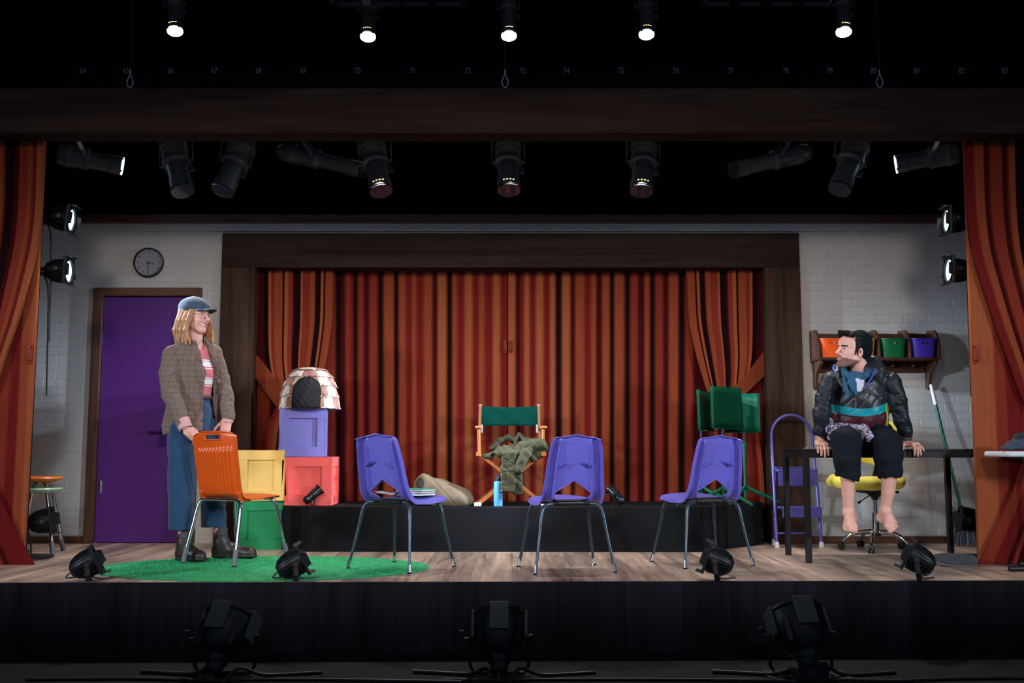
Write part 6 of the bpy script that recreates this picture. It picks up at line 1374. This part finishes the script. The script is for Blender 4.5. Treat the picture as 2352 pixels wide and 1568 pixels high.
# legs
s.chain([G(1950, 1003, .15), G(1942, 1022, -.30), G(1944, 1060, -.33), G(1947, 1095, -.30), G(1948, 1135, -.28), G(1949, 1178, -.26)], [.08, .060, .056, .046, .040, .032], .006)
s.chain([G(2005, 1003, .15), G(2037, 1022, -.28), G(2042, 1060, -.31), G(2042, 1092, -.29), G(2040, 1130, -.27), G(2033, 1172, -.24)], [.08, .060, .058, .051, .043, .032], .006)
def foot(ank, heel, ball, toe, side, rad):
    d_ = (toe-ball).normalized(); n_ = (ball-ank).cross(heel-ank).normalized(); lat = d_.cross((heel-ank).normalized()).normalized()*side
    s.cone(ank, heel, .034, .030, .02); s.chain([ank, ank.lerp(ball, .55), ball], [.033, .033, .026], .02); s.cone(heel, ball, .027, .020, .02)
    for i in range(5):
        x = (-.031+i*.0162); L = (.032, .034, .030, .024, .017)[i]; r = (.0145, .0105, .010, .0095, .009)[i]
        a = ball+lat*x*1.0-d_*(.006+.004*i); s.cone(ball.lerp(ank, .35)+lat*x*.55, a, .018, .0165 if i else .019, .012); b = a+d_*(L+.012); s.cone(a, b, r*.95, r*.9, .003); s.ell(b, (r*1.02,)*3, None, .003)
foot(G(1949, 1176, -.26), G(1957, 1190, -.19), G(1953, 1213, -.38), G(1954, 1226, -.43), -1, 1)
foot(G(2033, 1170, -.24), G(2023, 1189, -.17), G(2048, 1208, -.32), G(2058, 1224, -.36), 1, 1)
# arms and hands on the table edge
s.chain([G(1912, 878, .02), G(1890, 940, -.02), G(1884, 1006, .01)], [.045, .038, .029], .01); s.chain([G(2040, 878, .02), G(2066, 935, -.02), G(2084, 1000, .01)], [.045, .038, .029], .01)
t1 = hand(s, Vector((G(1884, 1000).x, 7.115, .812)), Vector((-.10, -.93, -.16)), Vector((0, -.1, 1)), -1, [(.75, .62, .15), (.80, .60, .15), (.82, .60, .15), (.80, .55, .1)], 1.06, .10, (.85, .45, -.15), .3)
t2 = hand(s, Vector((G(2080, 1000).x, 7.115, .812)), Vector((.42, -.84, -.14)), Vector((0, -.1, 1)), 1, [(.80, .62, .2), (.78, .62, .2), (.70, .55, .2), (.45, .35, .2)], 1.06, .14, (.85, .45, -.15), .3)
def mpaint(C, fm):
    L = hm_.loc(C); x, y, z = np.abs(L[:, 0]), L[:, 1], L[:, 2]; fm = fm*0
    near = (np.abs(L).max(1) < .16)
    jaw = near & (z < -.050) & (z > -.125) & (y > -.005) & ~((z > -.062) & (y < .07)); n_ = np.sin(L[:, 1]*900)*np.sin(L[:, 2]*1100+L[:, 0]*800)
    fm[jaw & (z < -.058-.15*np.clip(.06-y, 0, 1)+.003*n_)] = 1; fm[near & (y > .078) & (z < -.046) & (z > -.0555) & (x < .026)] = 1
    fm[near & (y > .088) & (z < -.0545) & (z > -.0790) & (x < .019) & (y > .0905+.0*x)] = 2
    fm[near & (z > .0150) & (z < .0245) & (x > .011) & (x < .050) & (y > .066)] = 3
    fm[near & (y < .028) & (y > -.02) & (z > -.034) & (z < .10) & (x > .055) & ~((y < .018) & (z < .022))] = 3
    return fm
man = s.build('person', [skinm, stub, lip2, blackhair], None, mpaint); man.location = morg
tag(man, 'man in black beanie and dark anorak sitting barefoot on the edge of the black table', 'person'); hm_.eyes(man, morg, (-.12, 1, .06))
# nails and rings
mb = MB()
for tips in (t1, t2):
    for pts, dd in tips:
        e = pts[-1]-Vector(morg); mb.ball(e+Vector((0, -.0062, .0005)), (.0042, .0016, .0058), 6)
mb.build('fingernail', M('nail', h('#e6bdb0'), .3), man)
mb = MB()
for pts, i in ((t1[0][0], 0), (t1[2][0], 2), (t1[3][0], 3), (t2[1][0], 1), (t2[2][0], 2)):
    a, b = pts[0]-Vector(morg), pts[1]-Vector(morg); m_ = a.lerp(b, .45); d_ = (b-a).normalized(); mb.lathe([(.0088, -.003), (.0108, -.003), (.0108, .003), (.0088, .003), (.0088, -.003)], c=m_, d=d_, n=20)
mb.build('ring', M('silver', (.8, .8, .82), .2, 1), man)
# beanie and hair
s = SDF((G(1900, 1000).x, 6.86, 1.36), (G(2035, 1000).x, 7.34, 1.68), .003, org=morg)
s.ell(hm_.p(0, -.038, .050), (.0865, .104, .086), hm_.R, .01); s.ell(hm_.p(0, -.060, .015), (.082, .088, .095), hm_.R, .02); s.cone(hm_.p(0, -.06, .095), hm_.p(0, -.085, .085), .05, .05, .03)
s.cut(hm_.p(0, .040, .05), hm_.R @ Vector((0, 1, -.35))); s.cut(hm_.p(0, -.05, -.052), hm_.R @ Vector((0, .22, -1)), k=.004)
for sg in (-1, 1): s.ell(hm_.p(sg*.082, .0, -.018), (.03, .040, .040), hm_.R, .006, True)
s.disp(lambda x, y, z: .0009*np.sin((x*.3+z)*700)); s.disp(folds(.0016, 30, 40, 40)); s.build('beanie', M('black_green_knit', (.005, .010, .012), .95, bump=.5, bs=180, spec=.06), man)
s = SDF((G(1890, 1000).x, 6.86, 1.33), (G(2035, 1000).x, 7.34, 1.68), .003, org=morg); r_ = random.Random(2)
for i in range(34):
    a_ = r_.uniform(-1.15, 1.15); a = hm_.p(.066*math.sin(a_), .030+.036*math.cos(a_), .098+r_.uniform(-.01, .012)); b = hm_.p(.064*math.sin(a_)+r_.uniform(-.012, .012), .052+.036*math.cos(a_)+r_.uniform(0, .012), .102+r_.uniform(-.016, .020)); s.cone(a, b, .012, .006, .004)
for sg in (-1, 1):
    for i in range(9): yy = -.005+r_.uniform(0, .035); s.cone(hm_.p(sg*.068, yy, .075), hm_.p(sg*.074, yy-.008, -.012+r_.uniform(-.02, .01)), .008, .004, .004)
s.cone(hm_.p(-.035, -.085, -.03), hm_.p(-.03, -.078, -.075), .03, .022, .02); s.cone(hm_.p(.035, -.085, -.03), hm_.p(.03, -.078, -.075), .03, .022, .02); s.disp(folds(.0015, 300, 240, 80)); s.build('hair', blackhair, man)
# anorak
nyl = M('black_nylon_shell', (.008, .012, .017), .5, var=.1, spec=.3, bump=.08, bs=40); 
def anorak_front():
    t = NT('banded_nylon_front'); tc = t.n('ShaderNodeTexCoord'); sx = t.n('ShaderNodeSeparateXYZ'); t.l(tc.outputs['Object'], sx.inputs[0]); m = lambda op, a, b=None: (lambda q: (t.l(a, q.inputs[0]) if not isinstance(a, float) else setattr(q.inputs[0], 'default_value', a), (t.l(b, q.inputs[1]) if not isinstance(b, (float, type(None))) else (setattr(q.inputs[1], 'default_value', b) if b is not None else None)), q.outputs[0])[2])(t.n('ShaderNodeMath', operation=op))
    xs = m('SUBTRACT', sx.outputs['X'], float(G(1972, 940).x-morg[0])); x2 = m('MULTIPLY', m('MULTIPLY', xs, xs), -1.25); z = m('ADD', sx.outputs['Z'], x2)
    a, b = G(1975, 985, -.08).z, G(1975, 915, -.08).z; u = m('DIVIDE', m('SUBTRACT', z, float(a)), float(b-a)); cr = t.n('ShaderNodeValToRGB'); cr.color_ramp.interpolation = 'CONSTANT'; e = cr.color_ramp.elements
    U = lambda py: (G(1975, py, -.08).z-a)/(b-a)
    e[0].position = 0; e[0].color = (.055, .008, .014, 1); e[1].position = U(956); e[1].color = (.0, .27, .33, 1); n_ = e.new(U(938)); n_.color = (.012, .016, .020, 1); t.l(u, cr.inputs[0])
    ax = m('GREATER_THAN', m('ABSOLUTE', xs), .178); lowz = m('LESS_THAN', z, float(G(1975, 940, -.08).z)); f = m('MULTIPLY', ax, lowz); mx = t.n('ShaderNodeMix', data_type='RGBA'); t.l(f, mx.inputs[0]); t.l(cr.outputs[0], mx.inputs[6]); mx.inputs[7].default_value = (.42, .48, .06, 1)
    t.l(mx.outputs[2], t.b.inputs['Base Color']); t.b.inputs['Roughness'].default_value = .42; return t.m
s = SDF((G(1838, 1000).x, 6.84, .78), (G(2135, 1000).x, 7.52, 1.50), .0048, org=morg)
tc_ = [G(1975, 872, .05), G(1975, 915, .06), G(1975, 952, .08), G(1975, 974, .10)]
s.chain(tc_, [.160, .185, .195, .185], .03, flat=((0, 1, 0), 1.22)); s.cone(G(1918, 872, .02), G(2036, 874, .02), .068, .070, .04)
s.chain([G(1945, 852, .0), G(1975, 858, .06), G(2010, 850, .0)], [.07, .08, .07], .04); zc1 = G(1975, 988, 0).z; s.cut((0, 0, zc1), (0, 0, -1), k=.02)
s.mat = 5; s.chain([G(1908, 876, .0), G(1893, 915, -.02), G(1887, 955, -.03), G(1885, 990, .0), G(1883, 1008, .01)], [.072, .064, .056, .051, .046], .010); s.chain([G(2046, 878, .0), G(2060, 922, -.02), G(2070, 960, -.02), G(2083, 998, .01)], [.074, .066, .056, .049], .010); s.mat = 0
s.cone(G(1882, 1006, .01), G(1880, 1030, .01), .038, .042, .003, sub=True); s.cone(G(2084, 994, .01), G(2088, 1020, .01), .038, .042, .003, sub=True)
# hood folded around the neck
s.chain([G(1922, 858, -.06), G(1930, 846, -.0), G(1955, 838, .10), G(1990, 830, .12), G(2008, 832, .04), G(2006, 850, -.04), G(1998, 872, -.10)], [.032, .040, .045, .048, .046, .036, .020], .02)
s.chain([G(1923, 860, -.06), G(1935, 885, -.12)], [.026, .016], .015)
# V neck
s.cone(G(1962, 848, -.10), G(1967, 915, -.19), .088, .014, .008, sub=True); s.cone(G(1966, 835, -.02), G(1964, 862, -.07), .060, .058, .01, sub=True)
s.disp(folds(.0042, 16, 12, 24, .5)); s.disp(creases(.009, 14, 10, 24, 1)); s.disp(creases(.006, -22, 14, 34, 2)); s.disp(folds(.0024, 52, 20, -40, 2)); s.disp(folds(.003, 20, 10, 90, 1), lo=(G(1838, 1000).x, 6.84, .78), hi=(G(1905, 1000).x, 7.4, 1.15)); s.disp(folds(.003, -20, 10, 85, 1), lo=(G(2050, 1000).x, 6.84, .78), hi=(G(2135, 1000).x, 7.4, 1.15))
def apaint(C, fm): return np.where(fm == 5, 0, 1)
ano = s.build('anorak', [nyl, anorak_front()], man, apaint)
off = Vector(morg); blue = M('royal_blue_piping', (.05, .09, .50), .4)
mb = MB(); mb.tube(spl([G(2014, 838, -.04)-off, G(2008, 855, -.11)-off, G(1996, 876, -.165)-off, G(1984, 894, -.185)-off], 12), [.005, .006, .007, .007, .007, .007, .006, .006, .005, .004, .003, .002], 8).build('piping', blue, ano)
mb = MB(); mb.tube(spl([G(1916, 838, .0)-off, G(1914, 846, -.05)-off, G(1921, 857, -.09)-off], 8), .006, 8).build('hood_edge', blue, ano)
mb = MB(); mb.tube([G(1966, 915, -.165)-off, G(1966, 940, -.178)-off], .0028, 6); mb.box(G(1966, 943, -.182)-off, (.008, .004, .022)); mb.build('zip', M('silver', (.8, .8, .82), .2, 1), ano)
mb = MB(); lg_ = G(1996, 893, -.165)-off; mb.box(lg_, (.008, .002, .010)); mb.box(lg_+Vector((.03, .004, .002)), (.04, .002, .004)); mb.build('chest_emblem', M('dark_pink_print', (.12, .02, .03), .5), ano)
for (a_, sz_) in ((G(1882, 1010, .005), .052), ):
    mb = MB(); mb.lathe([(.043, 0), (.046, 0), (.047, .010), (.043, .010)], c=a_-off-Vector((0, 0, .004)), n=24, d=(0, 0, 1)); 
mb = MB(); mb.lathe([(.0375, -.012), (.041, -.008), (.041, .008), (.0375, .012)], c=Vector((t2[0][0][0].x*0+G(2082, 1000).x, 7.105, .845))-off, d=(.3, -.3, 1), n=24); mb.build('woven_bracelet', M('woven_bracelet', (.06, .05, .05), .8, var=.7, vs=120, bump=.6, bs=150), man)
# bandana
s = SDF((G(1915, 1000).x, 6.78, 1.10), (G(2030, 1000).x, 7.30, 1.42), .0036, org=morg)
s.chain([G(1936, 850, -.06), G(1948, 862, -.12), G(1968, 868, -.135), G(1988, 862, -.12), G(2000, 848, -.05)], [.018, .024, .028, .024, .018], .01)
s.chain([G(1965, 872, -.14), G(1967, 890, -.165), G(1967, 905, -.175)], [.062, .046, .014], .01, flat=((0, 1, .25), 3.5)); s.chain([G(1936, 855, -.1), G(1943, 890, -.155), G(1948, 918, -.175)], [.014, .016, .010], .006, flat=((0, 1, .2), 2.5)); s.disp(folds(.0022, 50, 20, 45)); s.disp(creases(.006, 60, 20, 70, 1)); s.disp(folds(.0012, 130, 20, 90))
def bpaint(C, fm):
    z = C[:, 2]; x = C[:, 0]-G(1967, 1000).x; fm = fm*0; inn = (z < G(1967, 876).z+.35*np.abs(x)) & (z > G(1967, 906).z) & (np.abs(x) < .045) & (x > -.052); fm[inn] = 1; fm[(z < G(1967, 902).z)] = 0; return fm
s.build('bandana', [M('teal_blue_cotton', (.010, .085, .16), .8, var=.3, vs=40), M('pale_lilac_cotton', (.55, .55, .68), .8, var=.15, vs=40)], man, bpaint)
# trousers, rolled
trs = M('charcoal_cotton', (.009, .012, .017), .9, var=.2, vs=10, bump=.25, bs=200, spec=.08)
s = SDF((G(1885, 1000).x, 6.60, .50), (G(2095, 1000).x, 7.50, 1.06), .0048, org=morg)
s.chain([G(1935, 1000, .18), G(2015, 1000, .18)], [.115, .115], .04); s.chain([G(1948, 1000, .15), G(1942, 1017, -.28)], [.105, .104], .04); s.chain([G(2006, 1000, .15), G(2036, 1018, -.26)], [.105, .100], .04)
s.chain([G(1942, 1017, -.28), G(1944, 1055, -.31), G(1948, 1083, -.30)], [.104, .090, .072], .02); s.chain([G(2036, 1018, -.26), G(2041, 1052, -.29), G(2042, 1078, -.285)], [.100, .090, .073], .02)
s.chain([G(1948, 1076, -.30), G(1948, 1088, -.30)], [.080, .081], .004); s.chain([G(2042, 1072, -.285), G(2042, 1082, -.285)], [.086, .087], .006)
c1, c2 = G(1948, 1100, -.3), G(2042, 1092, -.285); xm = G(1995, 1000).x; s.cut(c1, (-.25, .1, -1), lo=(G(1885, 1000).x, 6.6, .5), hi=(xm, 7.5, .80)); s.cut(c2, (-.12, .1, -1), lo=(xm, 6.6, .5), hi=(G(2095, 1000).x, 7.5, .80))
s.cone(G(1947, 1072, -.30), G(1948, 1125, -.30), .052, .068, .004, sub=True); s.cone(G(2042, 1066, -.285), G(2042, 1120, -.285), .054, .068, .004, sub=True)
s.cut((0, 0, .770), (0, 0, -1), lo=(G(1885, 1000).x, 7.03, .5), hi=(G(2095, 1000).x, 7.5, 1.0)); s.disp(folds(.0036, 22, 18, 26)); s.disp(creases(.009, 20, 10, 12, 1)); s.disp(creases(.005, -28, 10, 16, 2)); s.disp(folds(.0020, 60, 30, 55, 1)); s.build('trousers', trs, man)
# tie-dye shirt around the waist
s = SDF((G(1875, 1000).x, 6.80, .78), (G(2060, 1000).x, 7.45, 1.06), .004, org=morg)
s.chain([G(1905, 972, .05), G(1910, 985, -.06), G(1935, 981, -.13), G(1960, 983, -.17), G(1980, 990, -.20)], [.035, .038, .028, .026, .030], .012)
s.chain([G(1905, 985, .0), G(1907, 1004, -.02)], [.03, .022], .01)
s.chain([G(1965, 985, -.20), G(1985, 985, -.25), G(1995, 1000, -.28), G(1993, 1012, -.29)], [.030, .034, .028, .014], .012); s.chain([G(1985, 990, -.26), G(1980, 1006, -.28)], [.026, .012], .01); s.disp(folds(.0045, 60, 30, 40)); s.disp(folds(.0025, 150, 40, 120, 2))
td = NT('purple_tie_dye'); co = td.coords((22, 22, 22)); nz = td.n('ShaderNodeTexNoise', i_Scale=1.2, i_Detail=4.0, i_Distortion=2.0); td.l(co, nz.inputs['Vector']); cr = td.n('ShaderNodeValToRGB'); cr.color_ramp.elements[0].position = .42; cr.color_ramp.elements[1].position = .58; cr.color_ramp.elements[0].color = (.035, .028, .07, 1); cr.color_ramp.elements[1].color = (.42, .36, .46, 1)
td.l(nz.outputs[0], cr.inputs[0]); td.l(cr.outputs[0], td.b.inputs['Base Color']); td.b.inputs['Roughness'].default_value = .85
s.build('tied_shirt', td.m, man)

# labels of the parts that look different from the rest of their person
for root, d in ((woman, {'hair': 'shoulder length strawberry blond hair', 'baseball_cap': 'faded blue baseball cap', 'jacket': 'brown checked tweed blazer', 'sweater': 'pink sweater with white stripes', 'jeans': 'cropped wide blue jeans', 'boot': 'dark brown ankle boot', 'eyeglasses': 'thin wire eyeglasses', 'necklace': 'thin silver necklace', 'braided_belt': 'braided brown belt', 'sock': 'charcoal sock', 'shirt_cuff': 'pale pink shirt cuff'}),
                (man, {'hair': 'short black hair at the forehead and temples', 'beanie': 'black knitted beanie', 'anorak': 'black anorak with teal and maroon bands', 'trousers': 'rolled charcoal trousers', 'tied_shirt': 'purple tie-dye shirt around the waist', 'bandana': 'blue and white bandana', 'ring': 'silver rings', 'woven_bracelet': 'dark woven bracelet'})):
    for ch in root.children:
        k = ch.name.split('.')[0]
        if k in d: ch['label'] = d[k]
